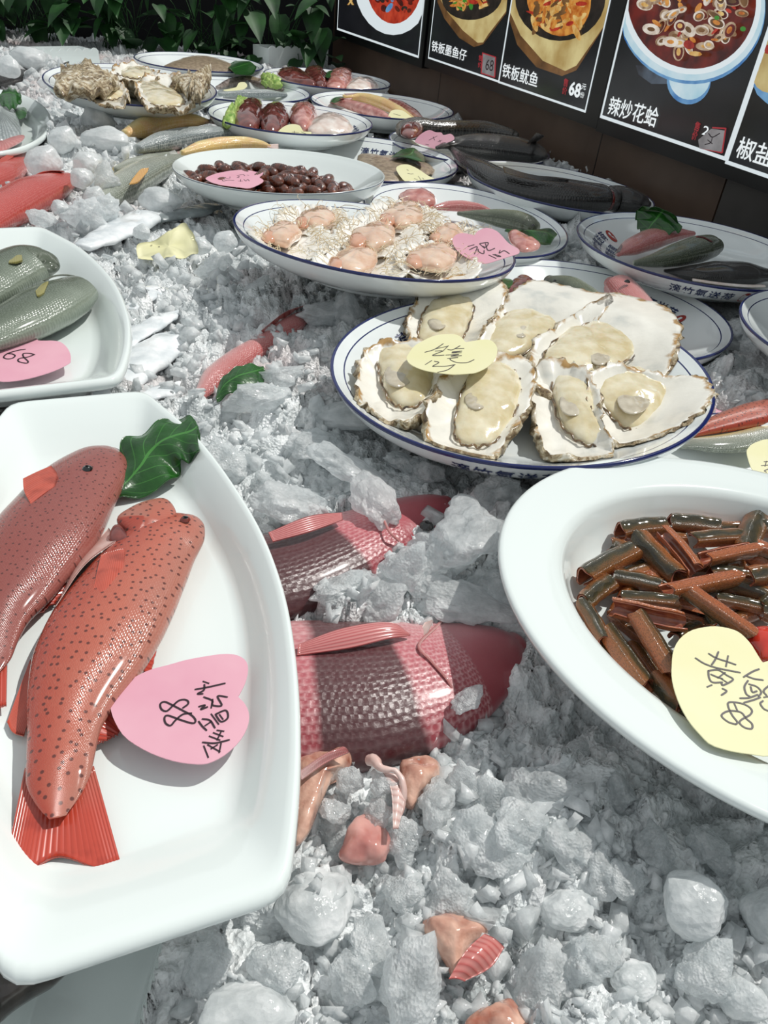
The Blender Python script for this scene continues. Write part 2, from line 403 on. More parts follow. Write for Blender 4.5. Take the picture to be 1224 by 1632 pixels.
def plate(key, c, r, label, ax=0.0, ay=0.0, rot=None, out_rot=None, scale=1.0, name='printed_plate', plain=False, group=None):
    c = np.array(c, float) * U; R = r * U
    c = toward(c + 0, 1.0); 
    cw = CAM + scale * (np.array([c[0], c[1], c[2]]) + np.array([0, 0, CAM[2] * 0]) - CAM); R *= scale
    if not plain:
        V, F, n = revolve(PROF, .182)
        if 'p' not in _tpl:
            idx = []
            for i in range(len(PROF) - 1): idx += [1 if i in BLUE_SEG else 0] * n
            o = mk('dish', V, F, [M_plate, M_blue], None, idx=idx, loc=(0, 0, 0)); _tpl['p'] = o.data; bpy.data.objects.remove(o)
        me = _tpl['p']
    else:
        if 'q' not in _tpl:
            pr = [(r_, z * 1.12) for r_, z in PROF]; V, F, n = revolve(pr, .182)
            idx = []
            for i in range(len(pr) - 1): idx += [1 if i in (17,) else 0] * n
            o = mk('dish', V, F, [M_white, M_rimgrey], None, idx=idx, loc=(0, 0, 0)); _tpl['q'] = o.data; bpy.data.objects.remove(o)
        me = _tpl['q']
    root = thing(name, cw, label, 'plate', group)
    tx = Matrix(((math.cos(ax), 0, 0), (0, math.cos(ay), 0), (0, 0, 1)))
    nrm = Vector((-math.tan(ax), -math.tan(ay), 1)).normalized()
    root.rotation_mode = 'QUATERNION'; root.rotation_quaternion = Vector((0, 0, 1)).rotation_difference(nrm)
    s = R / .182
    def part(nm, me):
        o = bpy.data.objects.new(nm, me); SC.collection.objects.link(o); o.parent = root; o.scale = (s, s, s); return o
    part('dish', me)
    if rot is not None:
        rows = [('滴竹氣送荷', .80, rot), ('清露香風', .665, rot + 3)]
        V, F = letter_mesh(rows, True, .182, .0175)
        o = mk('lettering', V, F, M_ink, None, smooth=False, loc=(0, 0, 0)); o.parent = root; o.scale = (s, s, s)
        o['label'] = 'small dark blue brush characters'
        V, F, ix = seal_mesh(.77, rot - 25, .182, .02)
        o = mk('seal', V, F, [M_seal, M_plate], None, idx=ix, smooth=False, loc=(0, 0, 0)); o.parent = root; o.scale = (s, s, s); o['label'] = 'small red oval seal mark'
    if out_rot is not None:
        V, F = letter_mesh([('滴竹氣送荷', .96, out_rot)], False, .182, .016)
        o = mk('outer_lettering', V, F, M_ink, None, smooth=False, loc=(0, 0, 0)); o.parent = root; o.scale = (s, s, s); o['label'] = 'dark blue brush characters on the outside'
        V, F, ix = seal_mesh(.96, out_rot + 20, .182, .018, False)
        o = mk('outer_seal', V, F, [M_seal, M_plate], None, idx=ix, smooth=False, loc=(0, 0, 0)); o.parent = root; o.scale = (s, s, s)
    a = np.linspace(0, 2 * np.pi, 40, endpoint=False)
    capring(np.stack([cw[0] + R * np.cos(a), cw[1] + R * np.sin(a)], 1), cw[2])
    PLATES[key] = (cw, R, np.array(nrm)); return root
M_rimgrey = simple('thin_grey_rim_line', '#7d8790', rough=.2)
def floor_z(key): return PLATES[key][0][2] - .203 * PLATES[key][1]
def pplane(key, dz): n = PLATES[key][2]; return n, n @ (PLATES[key][0] + np.array([0, 0, dz]))

# ---------------------------------------------------------------- freeform dishes
def dish(name, out, z, rings, label, n=140, closed_out=None, capd=.04, mat=None, cat='plate', sm=True, capz=0.0):
    """out: world outline (Nx3) at rim height; rings: (scale, dz)"""
    O = np.asarray(out); c = O.mean(0); V = []
    for s, dz in rings: V += [c + (p - c) * s + np.array([0, 0, dz]) for p in O]
    n = len(O); F = grid_faces(len(rings), n); F.append(tuple(range(n))[::-1]); F.append(tuple((len(rings) - 1) * n + j for j in range(n)))
    o = mk(name, V, F, mat or M_white, None); tag(o, label, cat)
    b = o.modifiers.new('w', 'WEIGHTED_NORMAL') if False else None
    capring(O[:, :2], z + capz, capd, .01); return o
SQ_RINGS = [(.02, -.026), (.5, -.026), (.70, -.0255), (.745, -.0245), (.78, -.021), (.84, -.013), (.90, -.006), (.95, -.001), (.975, .001), (.99, .001), (1.0, -.001), (1.004, -.004), (.995, -.008), (.95, -.012), (.86, -.022), (.78, -.031), (.74, -.033), (.73, -.042), (.70, -.042), (.69, -.033), (.02, -.033)]
def boat(right, top0, top1, bot1, bot0, z, n=60):
    """fish platter: right side traced, left side its mirror image about the long axis"""
    R = cr([at(*p, z) for p in right], n); a = (at(*top0, z) + at(*top1, z)) / 2; b = (at(*bot0, z) + at(*bot1, z)) / 2
    ax = (b - a) / np.linalg.norm(b - a)
    L = [a + 2 * ((p - a) @ ax) * ax - (p - a) for p in R][::-1]
    P = np.vstack([R, L]); n2 = len(P); d = np.r_[0, np.cumsum(np.linalg.norm(np.diff(np.vstack([P, P[:1]]), axis=0), axis=1))]
    t = np.linspace(0, d[-1], 161)[:-1]; Pc = np.vstack([P, P[:1]])
    Q = np.stack([np.interp(t, d, Pc[:, k]) for k in range(3)], 1)
    for _ in range(2): Q = .5 * Q + .25 * (np.roll(Q, 1, 0) + np.roll(Q, -1, 0))
    return Q

# ---------------------------------------------------------------- the setting
def struct(name, V, F, m, **k): return tag(mk(name, V, F, m, smooth=False, **k), None, None, None, 'structure')
def box_v(p0, p1):
    x0, y0, z0 = p0; x1, y1, z1 = p1
    return [(x0, y0, z0), (x1, y0, z0), (x1, y1, z0), (x0, y1, z0), (x0, y0, z1), (x1, y0, z1), (x1, y1, z1), (x0, y1, z1)], [(0, 3, 2, 1), (4, 5, 6, 7), (0, 1, 5, 4), (1, 2, 6, 5), (2, 3, 7, 6), (3, 0, 4, 7)]
def wbox(a0, a1, z0, z1, o0, o1):      # box in wall coordinates: along WE, up, out from the wall
    V = []
    for z in (z0, z1):
        for a, o in ((a0, o0), (a1, o0), (a1, o1), (a0, o1)): V.append(WN * (WK - o) + WE * a + np.array([0, 0, z]))
    return V, [(0, 3, 2, 1), (4, 5, 6, 7), (0, 1, 5, 4), (1, 2, 6, 5), (2, 3, 7, 6), (3, 0, 4, 7)]
def wcoord(px, py, off=0.0):
    p = wpt(px, py, off); return float(p @ WE), float(p[2])
V, F = box_v((-3.4, -.9, -.96), (3, 4.6, -.93)); struct('floor', V, F, simple('grey_floor', '#4a4845', '#5a5854', rough=.5, scale=4))
a_seam = wcoord(1145, 320)[0]
a_low = wcoord(945, 200)[0]; V, F = wbox(-3.25, a_low, -.93, .31, -.08, 0); struct('wall_right_far', V, F, M_wall)
V, F = wbox(a_low, a_seam, -.93, .6, -.08, 0); struct('wall_right', V, F, M_wall)
V, F = wbox(a_seam + .004, 1.2, -.93, .6, -.08, 0.0); struct('wall_right_near', V, F, M_tile2)
V, F = box_v((-3.3, 3.30, -.93), (.0, 3.36, .62)); struct('wall_back', V, F, M_dark)
for i, q in enumerate(((688, 240), (960, 215))):
    a = wcoord(*q)[0]; V, F = wbox(a - .0012, a + .0012, -.12, .3, 0, .0006); struct('trim_%d' % (i + 1), V, F, M_black)
# counter under the ice
cv = [(-2.6, -.25), (.52, -.25), (1.06, .52), (-.42, 3.27), (-2.9, 3.27)]
wx = lambda y: (WK - .01 - WN[1] * y) / WN[0]
cv = [(-2.6, -.25), (wx(-.25), -.25), (wx(3.25), 3.25), (-2.9, 3.25)]
V = [(x, y, -.93) for x, y in cv] + [(x, y, -.115) for x, y in cv]
o = mk('display_counter', V, [(3, 2, 1, 0), (4, 5, 6, 7), (0, 1, 5, 4), (1, 2, 6, 5), (2, 3, 7, 6), (3, 0, 4, 7)], M_steel, smooth=False)
tag(o, 'steel display counter carrying the whole bed of ice', 'counter')
# ---------------------------------------------------------------- crockery
S3 = 1.0
plate('B', (-2.13, 7.772, .036), .571, 'round printed plate with a brown flatfish, at the very back below the plants', rot=60)
plate('E', (-.953, 7.706, .031), .571, 'round printed plate with red clams, at the back beside the wall', rot=80)
plate('A', (-2.069, 5.797, .102), .572, 'round printed plate heaped with rough closed oysters at the back left', math.radians(-2.3), math.radians(3.1), rot=75, scale=.94)
plate('F', (-.384, 6.707, .017), .57, 'round printed plate with squid and fish below the left menu board', rot=-60)
plate('D', (-.961, 5.788, .012), .57, 'round printed plate with four dark clams and lettuce', rot=10, scale=.97)
plate('H', (.30, 5.845, -.05), .57, 'round printed plate under the dark catfish head with a pink tag', rot=None)
plate('G', (-.37, 4.793, .016), .57, 'round printed plate with a sandy flounder and yellow tag behind the brown pupae', rot=77, scale=1.06)
plate('L', (.827, 4.87, -.034), .569, 'round printed plate holding the long black fish beside the wall', math.radians(-2.7), math.radians(-1.1), rot=170)
plate('I', (-.777, 4.359, -.007), .57, 'plain white plate full of shiny brown pupae', math.radians(1.4), math.radians(-1.5), scale=.93, name='white_round_plate', plain=True)
plate('K', (.263, 4.302, -.126), .568, 'round printed plate with silver mullet, pink fish and a leaf behind the scallops', math.radians(-3.5), math.radians(2), rot=None, scale=.93)
plate('Q', (1.356, 3.822, -.02), .57, 'round printed plate with grey and green fish at the right against the wall', rot=165, out_rot=-100, scale=.98)
plate('N', (.756, 3.078, -.091), .568, 'round printed plate with pink fish head right behind the big oysters', math.radians(-.8), math.radians(-1.7), rot=43)
plate('R', (1.92, 2.95, -.06), .569, 'round printed plate cut off at the right edge of the picture', rot=None, scale=.9)
plate('J', (-.159, 3.109, .074), .571, 'round printed plate of opened scallops with a pink tag', math.radians(-2.6), math.radians(-3.7), rot=58, scale=.95)
plate('S', (1.18, 1.68, -.10), .56, 'round printed plate with a spotted red fish, partly under the eel platter', rot=None, scale=1.0)
plate('M', (.354, 2.133, .028), .57, 'large round printed plate of opened oysters with a yellow tag, in the middle', math.radians(4.2), math.radians(.2), rot=157, out_rot=-97, scale=.97)
# eel platter: oval with a broad flat rim
PZ = .06 * U
cen = np.array([.81045 * U, 1.1048 * U, PZ]); v0 = np.array([-.916, .401, 0]); v1 = np.array([.401, .916, 0]); aa, bb = .5858 * U, .5116 * U
O = [cen + v0 * aa * math.cos(t) + v1 * bb * math.sin(t) for t in np.linspace(0, 2 * np.pi, 120, endpoint=False)]
OV_RINGS = [(.02, -.036), (.45, -.036), (.6, -.0355), (.66, -.0335), (.70, -.029), (.735, -.019), (.758, -.0085), (.775, -.0045), (.80, -.0025), (.88, -.001), (.95, .0), (.98, .0006), (.993, .0002), (1.0, -.0016), (.997, -.004), (.97, -.0065), (.85, -.011), (.76, -.018), (.70, -.037), (.62, -.043), (.61, -.05), (.58, -.05), (.57, -.043), (.02, -.043)]
dish('oval_platter', O, PZ, OV_RINGS, 'big white oval platter of sliced eel at the right edge', capd=.04)
# long fish platters
T1Z = 0.0
T1 = boat([(230, 622), (318, 700), (400, 815), (448, 925), (472, 1050), (479, 1200), (470, 1340), (456, 1425)], (16, 632), (230, 622), (456, 1425), (15, 1560), T1Z)
dish('fish_platter', T1, T1Z, SQ_RINGS, 'large white boat shaped platter carrying two spotted red groupers', capd=.035)
T2Z = 0.005
T2 = boat([(66, 361), (130, 396), (180, 445), (205, 500), (209, 545), (200, 585), (188, 606)], (-150, 361), (66, 361), (184, 608), (-190, 650), T2Z)
dish('fish_platter', T2, T2Z, SQ_RINGS, 'white boat shaped platter with two grey green fish and a pink tag at the left', capd=.035)
T3Z = -.075
T3 = boat([(300, 1380), (272, 1480), (250, 1560), (225, 1660), (190, 1760)], (60, 1380), (300, 1380), (190, 1760), (-60, 1790), T3Z)
dish('fish_platter', T3, T3Z, SQ_RINGS, 'white platter in the bottom left corner, half under the big grouper platter', capd=.03)
T0Z = -.0
c0 = at(-60, 195, T0Z); O = [at(-28 + 110 * math.cos(t), 193 + 52 * math.sin(t), T0Z) for t in np.linspace(0, 2 * np.pi, 90, endpoint=False)]
dish('fish_platter', O, T0Z, SQ_RINGS, 'white platter at the far left with a silver pomfret', capd=.035)

def surf(key, x, y):
    c, R, n = PLATES[key]; d = min(1.0, math.hypot(x - c[0], y - c[1]) / R)
    return c[2] - (n[0] * (x - c[0]) + n[1] * (y - c[1])) / n[2] + float(pz_in(d)) * R
# ---------------------------------------------------------------- food materials
def skin(name, back, side, belly, spots=None, scale=(70, 26), rough=.22, bstr=.5, band=None, sheen=None, edge=.35, spot_s=230, spot_r=.14, mott=None, head=None):
    """fish skin: UV x runs head to tail, UV y belly (0) to back (1)"""
    t = NT(name); uv = t.sep(t.coord('UV')); n = t.noise(38, 4)
    f = t.math('ADD', uv[1], t.math('MULTIPLY', t.math('SUBTRACT', n, .5), .35))
    c = t.ramp(f, [(.08, C(belly)), (.42, C(side)), (.9, C(back))])
    if mott: c = t.mix(t.ramp(t.noise(mott[1], 4), [(.48, (0, 0, 0)), (.6, (1, 1, 1))]), c, C(mott[0]))
    rw = t.math('MULTIPLY', uv[1], scale[1]); sv = t.comb(t.math('ADD', t.math('MULTIPLY', uv[0], scale[0]), t.math('MULTIPLY', t.math('MODULO', t.math('FLOOR', rw), 2.0), .5)), rw)
    d = t.voro(1.0, sv, rnd_=.35); dd = t.ramp(d, [(.25, (0, 0, 0)), (.75, (1, 1, 1))])
    hm = t.ramp(t.math('ADD', uv[0], t.math('MULTIPLY', uv[1], .04)), [(head, (1, 1, 1)), (head + .012, (0, 0, 0))]) if head else 1.0
    dd = t.math('MULTIPLY', dd, hm); d = t.math('MULTIPLY', d, hm)
    c = t.mix(t.math('MULTIPLY', dd, edge), c, C(sheen or belly))
    if band:
        for (a0, a1, col) in band:
            k = t.math('ADD', uv[0], t.math('MULTIPLY', t.math('SUBTRACT', t.noise(25, 3), .5), .03))
            m = t.math('MULTIPLY', t.ramp(t.math('SUBTRACT', k, a0 - .5), [(.492, (0, 0, 0)), (.508, (1, 1, 1))]), t.ramp(t.math('SUBTRACT', k, a1 - .5), [(.492, (1, 1, 1)), (.508, (0, 0, 0))]))
            c = t.mix(t.math('MULTIPLY', m, .86), c, C(col))
    if spots:
        oc = t.sep(t.coord('Object')); v = t.voro(spot_s, t.comb(oc[0], oc[1]), rnd_=.75); c = t.mix(t.math('MULTIPLY', t.ramp(v, [(spot_r, (1, 1, 1)), (spot_r + .07, (0, 0, 0))]), .85), c, C(spots))
    t.base(c); t.p(Roughness=rough, Specular_IOR_Level=.6, Coat_Weight=.45, Coat_Roughness=.1)
    t.bump(t.math('ADD', t.math('MULTIPLY', d, -1.0), t.math('MULTIPLY', t.noise(400, 3), .4)), bstr, .0012); return t.m
def finmat(name, a, b, rays=26, dark=None, alpha=1.0, axis=1, root=None):
    t = NT(name); uv = t.sep(t.coord('UV'))
    r = t.math('ABSOLUTE', t.math('SINE', t.math('MULTIPLY', uv[axis], rays * 3.14159)))
    c = t.mix(t.math('MULTIPLY', r, .55), C(a), C(b))
    if dark: c = t.mix(t.ramp(t.noise(60, 3), [(.5, (0, 0, 0)), (.75, (1, 1, 1))]), c, C(dark))
    if root: c = t.mix(t.ramp(uv[0], [(.0, (1, 1, 1)), (.45, (0, 0, 0))]), c, C(root))
    t.base(c); t.p(Roughness=.25, Coat_Weight=.5, Coat_Roughness=.1, Alpha=alpha); t.bump(r, .3, .0008); return t.m
M_grp = skin('spotted_red_skin', '#a83a26', '#bb6450', '#b07060', spots='#4d1f1c', scale=(150, 60), edge=.16, sheen='#d89a88', spot_s=175, spot_r=.13, bstr=.3)
M_grp2 = skin('plum_red_skin', '#8c3a30', '#8e4a44', '#96544c', spots='#4a201d', scale=(150, 60), edge=.14, sheen='#c28a7c', spot_s=190, spot_r=.10, bstr=.3)
M_rfin = finmat('red_fin', '#a83224', '#c9513c', 22)
M_rfin2 = finmat('orange_red_fin', '#bb4a34', '#c9695a', 14, dark='#8c3628')
M_tail = finmat('red_tail_fin', '#b8402f', '#c04c3b', 24, dark='#8a2a20', root='#b25a4a')
M_eye = simple('dark_eye', '#101010', rough=.05, coat=1.0)
M_iris = simple('red_gold_iris', '#7a3226', rough=.2, coat=.6)
M_gill = simple('dark_gill', '#5a2a28', '#8a4a44', rough=.25, scale=120, coat=.5)
M_gillw = simple('pale_gill_flesh', '#d8b0a6', '#e9cfc7', rough=.25, scale=90, coat=.5)
def eye(par, px, py, r, z, ring=None, tilt=0):
    p = at(px, py, z); R = r * pxs(p); V = [p + [0, 0, R * .6]]; n = 16; idx = []
    rows = [(.35, .55), (.62, .45), (.7, .38), (1.0, .1), (1.12, -.15)]
    for s, h in rows: V += [p + [R * s * math.cos(2 * math.pi * j / n), R * s * math.sin(2 * math.pi * j / n), R * h] for j in range(n)]
    F = [(0, 1 + j, 1 + (j + 1) % n) for j in range(n)] + grid_faces(len(rows), n, True, 1)
    idx = [0] * n * 2 + [1] * (n * (len(rows) - 2)); return mk('eye', V, F, [M_eye, ring or M_iris], par, idx=idx)

# ---------------------------------------------------------------- two spotted groupers on the big platter
Z1 = ZM(0, 600, 2.448)
fz = T1Z - .0255
g1 = thing('spotted_grouper', at(60, 870, fz), 'spotted red grouper without dark eye ring, cut by the left edge, head on the spinach leaf', 'fish', None)
g1['label'] = 'plum red grouper cut off by the left edge, its head against the spinach leaf'
body('body', [(188, 720, 9), (176, 727, 27), (155, 743, 43), (122, 778, 60), (86, 830, 72), (50, 882, 74), (20, 935, 64), (-3, 980, 50), (-14, 1020, 40), (-20, 1055, 34), (-25, 1085, 12)], fz + .0125, 1, .45, g1, M_grp2, K=60, n=36, tf=.85, rd=.1)
ruled('tail_fin', [(-58, 1050), (-30, 1060), (12, 1040)], [(-70, 1120), (-28, 1135), (10, 1125)], fz + .012, fz + .006, g1, M_tail, nu=40, ridge=.0006, th=.0012)
ruled('pectoral_fin', Z1([(200, 350), (225, 385), (215, 430)]), Z1([(90, 400), (95, 450), (120, 500)]), fz + .027, fz + .027, g1, M_rfin2, bulge=.001, ridge=.0005)
ruled('dorsal_fin', Z1([(350, 640), (250, 790), (130, 880), (95, 900)]), Z1([(360, 620), (300, 730), (250, 850), (110, 960)]), fz + .008, fz + .004, g1, M_rfin, nu=50, ridge=.0012, nr=18, jag=.12)
eye(g1, 139, 746, 7.5, fz + .0268, M_eye)

g2 = thing('spotted_grouper', at(165, 1010, fz), 'bright orange red spotted grouper lying whole on the big platter, beside the pink 88 tag', 'fish')
body('body', [(306, 826, 13), (300, 832, 26), (284, 845, 41), (256, 868, 55), (228, 905, 68), (198, 952, 79), (168, 1003, 86), (142, 1055, 84), (118, 1110, 68), (104, 1160, 54), (97, 1210, 50), (94, 1240, 48), (93, 1262, 40), (92, 1285, 26), (92, 1302, 12)], fz + .0135, 1, .45, g2, M_grp, K=80, n=40, tf=.9, rd=.1)
ruled('tail_fin', [(40, 1225), (66, 1236), (97, 1240), (124, 1236), (150, 1222)], [(7, 1388), (34, 1398), (92, 1366), (158, 1384), (192, 1374)], fz + .0115, fz + .004, g2, M_tail, nu=90, nv=16, ridge=.0002, nr=22, th=.0016)
ruled('dorsal_fin', Z1([(690, 800), (660, 900), (600, 1040), (560, 1150)]), Z1([(700, 800), (672, 900), (618, 1050), (590, 1160)]), fz + .009, fz + .006, g2, M_rfin, nu=50, ridge=.0008, nr=26, jag=.1)
ruled('anal_fin', Z1([(500, 1160), (440, 1260), (380, 1400), (360, 1430)]), Z1([(520, 1250), (490, 1360), (440, 1410), (370, 1442)]), fz + .008, fz + .004, g2, M_rfin, nu=50, ridge=.0012, nr=14, jag=.1)
ruled('pelvic_fin', Z1([(120, 1100), (130, 1180), (140, 1260)]), Z1([(28, 1350), (50, 1390), (92, 1405)]), fz + .008, fz + .003, g2, M_rfin2, ridge=.0006, nu=30)
ruled('pectoral_fin', Z1([(395, 700), (440, 680), (488, 672)]), Z1([(365, 830), (400, 885), (482, 775)]), fz + .0262, fz + .0268, g2, M_rfin2, bulge=.002, ridge=.0005, nu=30)
blob('gill_cover', Z1([(456, 570), (500, 532), (570, 500), (650, 490), (690, 540), (680, 610), (610, 648), (560, 655), (518, 664), (500, 625)]), fz + .0165, .0085, g2, M_grp, low=.2, pw=.3)
blob('gill', Z1([(440, 590), (470, 585), (505, 630), (515, 665), (470, 665), (425, 640)]), fz + .0195, .005, g2, M_gill, n=20, K=4)
ruled('belly_flap', Z1([(455, 640), (330, 735), (215, 900)]), Z1([(425, 592), (300, 735), (215, 912)]), fz + .022, fz + .008, g2, M_gillw, bulge=.001)
eye(g2, 295.5, 827, 7.5, fz + .0242)
lf = ruled('spinach_leaf', Z1([(378, 592), (410, 510), (440, 420), (462, 320), (478, 255), (560, 212), (640, 172), (715, 156), (765, 175)]), Z1([(384, 590), (440, 500), (530, 468), (640, 430), (700, 375), (708, 335), (745, 325), (778, 300), (782, 225)]),
      [fz + .002, fz + .004, fz + .010, fz + .016, fz + .02, fz + .022, fz + .024, fz + .026, fz + .026], [fz + .002, fz + .003, fz + .005, fz + .008, fz + .012, fz + .018, fz + .02, fz + .024, fz + .026], None, M_spin, nu=50, nv=24, bulge=.005, ripple=.003, rf=9)
tag(lf, 'large green spinach leaf under the head of the plum red grouper on the big platter', 'leaf')

# ---------------------------------------------------------------- price tags
def price_tag(label, out, lines, pl, wpx, mat=M_pink, ink=M_marker, curl=0.0, n=70, name='price_tag', th=.0006, fold=None):
    p0 = pln(out[0][0], out[0][1], *pl); root = thing(name, p0, label, 'price tag')
    cd_ = card('card', out, pl, root, mat, th=th, n=n, curl=curl, fold=fold)
    if lines: strokes('handwriting', lines, wpx, pl, cd_, ink, off=.0006 + (abs(curl) * .0))
    return root
Zt = ZM(170, 1030, 5.1)
price_tag('pink heart price tag reading 88 on the big grouper platter', Zt([(35, 450), (90, 360), (200, 270), (350, 195), (500, 155), (640, 115), (800, 85), (950, 65), (1060, 75), (1130, 120), (1150, 190), (1130, 290), (1085, 385), (1070, 410), (1085, 430), (1120, 465), (1155, 540), (1150, 640), (1090, 760), (980, 870), (860, 940), (760, 960), (600, 945), (450, 905), (300, 840), (150, 740), (70, 620), (35, 520)]),
    [Zt(l) for l in [
    [(620, 500), (660, 470), (660, 445), (630, 432), (585, 442), (540, 480), (490, 525), (447, 512), (436, 470), (470, 450), (530, 475), (620, 522), (690, 560), (722, 600), (700, 625), (600, 597), (500, 562), (470, 580), (480, 625), (520, 643), (560, 600), (620, 552), (690, 543)],
    [(720, 350), (830, 330), (962, 300)], [(785, 285), (830, 300)], [(795, 310), (790, 355), (740, 385), (782, 385)],
    [(980, 412), (902, 405), (935, 480), (862, 478), (858, 440), (790, 412)], [(850, 500), (862, 430)], [(750, 490), (800, 478), (765, 512), (820, 492)],
    [(885, 552), (968, 520), (985, 580), (930, 612), (885, 555)], [(918, 555), (945, 592)], [(850, 550), (910, 632)], [(778, 590), (840, 602), (880, 662)], [(748, 610), (778, 650), (812, 682)], [(800, 645), (852, 610)],
    [(898, 682), (952, 690)], [(868, 702), (945, 732)], [(835, 730), (920, 762)], [(932, 690), (898, 760)], [(780, 780), (880, 786), (996, 760)], [(790, 810), (826, 902)], [(822, 800), (920, 856)], [(930, 790), (915, 862)], [(850, 832), (900, 800)]]],
    plane_of(280, 1130, fz + .014, (.02, -.02, 1)), 3.2)
Zp = ZM(1060, 990, 7.1)
pf = PZ - .0355
price_tag('yellow heart price tag reading 88 lying on the sliced eel', Zp([(75, 500), (90, 350), (150, 220), (270, 120), (420, 75), (580, 62), (740, 90), (850, 140), (960, 250), (1030, 360), (1090, 455), (1110, 470), (1140, 460), (1260, 430), (1400, 480), (1560, 620), (1620, 820), (1600, 1050), (1500, 1300), (1330, 1470), (1164, 1528), (980, 1508), (740, 1470), (520, 1400), (400, 1290), (280, 1150), (180, 980), (110, 800), (75, 640)]),
    [Zp(l) for l in [[(345, 415), (450, 480), (600, 530), (850, 580)], [(495, 365), (580, 415), (700, 455), (800, 490)], [(605, 345), (570, 430), (530, 490)], [(715, 390), (690, 510)], [(490, 560), (500, 640), (540, 690), (650, 690)],
    [(490, 560), (600, 550), (700, 610), (770, 660), (660, 722), (640, 700)], [(520, 600), (590, 630), (650, 650)], [(680, 580), (600, 640)], [(640, 650), (700, 690)], [(478, 742), (530, 720)], [(650, 760), (697, 790), (640, 835)],
    [(1065, 540), (990, 570), (890, 630)], [(930, 622), (1010, 650), (1110, 665)], [(940, 670), (900, 740), (920, 820), (960, 850)], [(950, 710), (1040, 740), (1090, 800), (1060, 850)], [(970, 740), (990, 800), (1040, 790)],
    [(850, 870), (950, 865), (1050, 830)], [(895, 920), (1000, 890), (1080, 860)], [(1230, 690), (1120, 780), (1150, 840)], [(1110, 900), (1080, 930), (1120, 990), (1190, 1020)], [(1120, 860), (1240, 840)],
    [(800, 1165), (720, 1140), (645, 1080), (660, 1040), (740, 1012), (860, 1030), (920, 1100), (985, 1160), (980, 1215), (900, 1200), (845, 1150), (870, 1110), (960, 1060), (985, 1010), (940, 960), (850, 925), (730, 915), (715, 960), (760, 1060), (820, 1140), (800, 1165)], [(785, 930), (820, 1010)]]],
    plane_of(1150, 1100, PZ + .004, (.02, -.05, 1)), 3.0, M_yel, M_marker2, curl=0)
Zm = ZM(640, 520, 7.65)
price_tag('yellow heart price tag standing on the opened oysters, handwritten 129', Zm([(62, 390), (90, 330), (160, 240), (260, 180), (380, 125), (500, 100), (640, 100), (720, 130), (770, 185), (785, 196), (810, 192), (880, 180), (1000, 165), (1100, 180), (1160, 250), (1165, 320), (1140, 400), (1060, 490), (930, 560), (820, 580), (640, 590), (480, 575), (300, 545), (170, 500), (90, 450)]),
    [Zm(l) for l in [[(285, 315), (400, 280), (510, 210)], [(420, 272), (560, 242)], [(572, 235), (500, 305)], [(410, 300), (500, 300), (380, 350), (440, 355), (520, 350)], [(560, 280), (620, 285), (715, 235)], [(650, 272), (762, 268)],
    [(620, 310), (740, 300), (610, 322), (730, 320)], [(540, 350), (700, 340), (600, 362), (732, 356)], [(560, 392), (690, 378), (600, 388), (605, 412), (680, 440), (800, 440), (885, 405)],
    [(370, 415), (290, 465)], [(400, 425), (455, 440), (380, 485), (430, 486), (540, 485), (655, 465)], [(640, 475), (560, 530), (440, 560)]]],
    plane_of(720, 565, floor_z('M') + .046, (-.03, -.10, 1)), 1.5, M_yel, M_marker2)
Zj = ZM(710, 350, 9.415)
price_tag('pink heart price tag leaning on the scallops', Zj([(105, 310), (150, 235), (240, 205), (340, 215), (420, 236), (435, 235), (490, 170), (620, 125), (760, 170), (850, 250), (930, 340), (1000, 390), (1090, 440), (1110, 490), (1080, 520), (950, 560), (760, 620), (620, 660), (500, 655), (380, 600), (250, 530), (140, 420)]),
    [Zj(l) for l in [[(340, 400), (430, 375)], [(360, 450), (475, 405), (435, 515)], [(490, 440), (500, 480), (570, 510), (580, 460)], [(510, 360), (590, 430)], [(520, 355), (640, 345), (610, 410), (560, 400)], [(600, 360), (640, 460), (740, 430)],
    [(650, 530), (760, 580)], [(712, 520), (765, 540)], [(740, 520), (830, 550), (770, 552)], [(820, 460), (808, 502), (880, 465), (960, 510)]]], plane_of(775, 392, floor_z('J') + .043, (-.05, -.45, 1)), 1.6)
Z2t = ZM(0, 510, 10.2); f2 = T2Z - .0255
price_tag('pink heart price tag reading 68 on the platter with grey green fish', Z2t([(0, 175), (150, 120), (280, 105), (400, 130), (500, 190), (580, 280), (615, 328), (640, 338), (750, 340), (870, 340), (990, 365), (1090, 450), (1145, 560), (1150, 660), (1120, 710), (900, 820), (600, 920), (300, 985), (0, 1000), (-250, 900), (-400, 700), (-380, 450), (-250, 280), (-120, 210)]),
    [Z2t(l) for l in [[(410, 475), (300, 490), (130, 540), (60, 600), (110, 630), (200, 620), (245, 580), (200, 550), (130, 545)], [(562, 560), (480, 540), (380, 545), (385, 600), (455, 670), (430, 700), (320, 680), (290, 650), (330, 620), (450, 600), (562, 560)]]],
    plane_of(60, 560, f2 + .012, (0, -.03, 1)), 2.4)
Zi = ZM(320, 255, 11.1)
price_tag('pale pink heart price tag among the brown pupae', Zi([(90, 320), (250, 250), (450, 205), (650, 180), (820, 180), (1000, 215), (1100, 210), (1090, 260), (1040, 310), (1100, 350), (1100, 390), (1000, 450), (850, 500), (650, 480), (400, 450), (230, 410), (140, 370)]),
    [Zi(l) for l in [[(640, 275), (740, 255), (780, 275)], [(820, 265), (850, 270)], [(660, 370), (740, 370)], [(705, 340), (705, 380)], [(640, 310), (680, 290), (670, 310)], [(760, 340), (800, 370), (830, 340), (860, 370)], [(360, 325), (510, 330)], [(515, 295), (515, 320)], [(380, 350), (400, 370), (480, 355), (590, 360)]]],
    plane_of(375, 286, floor_z('I') + .03, (-.05, -.12, 1)), .8)
Zg = ZM(600, 180, 7.65)
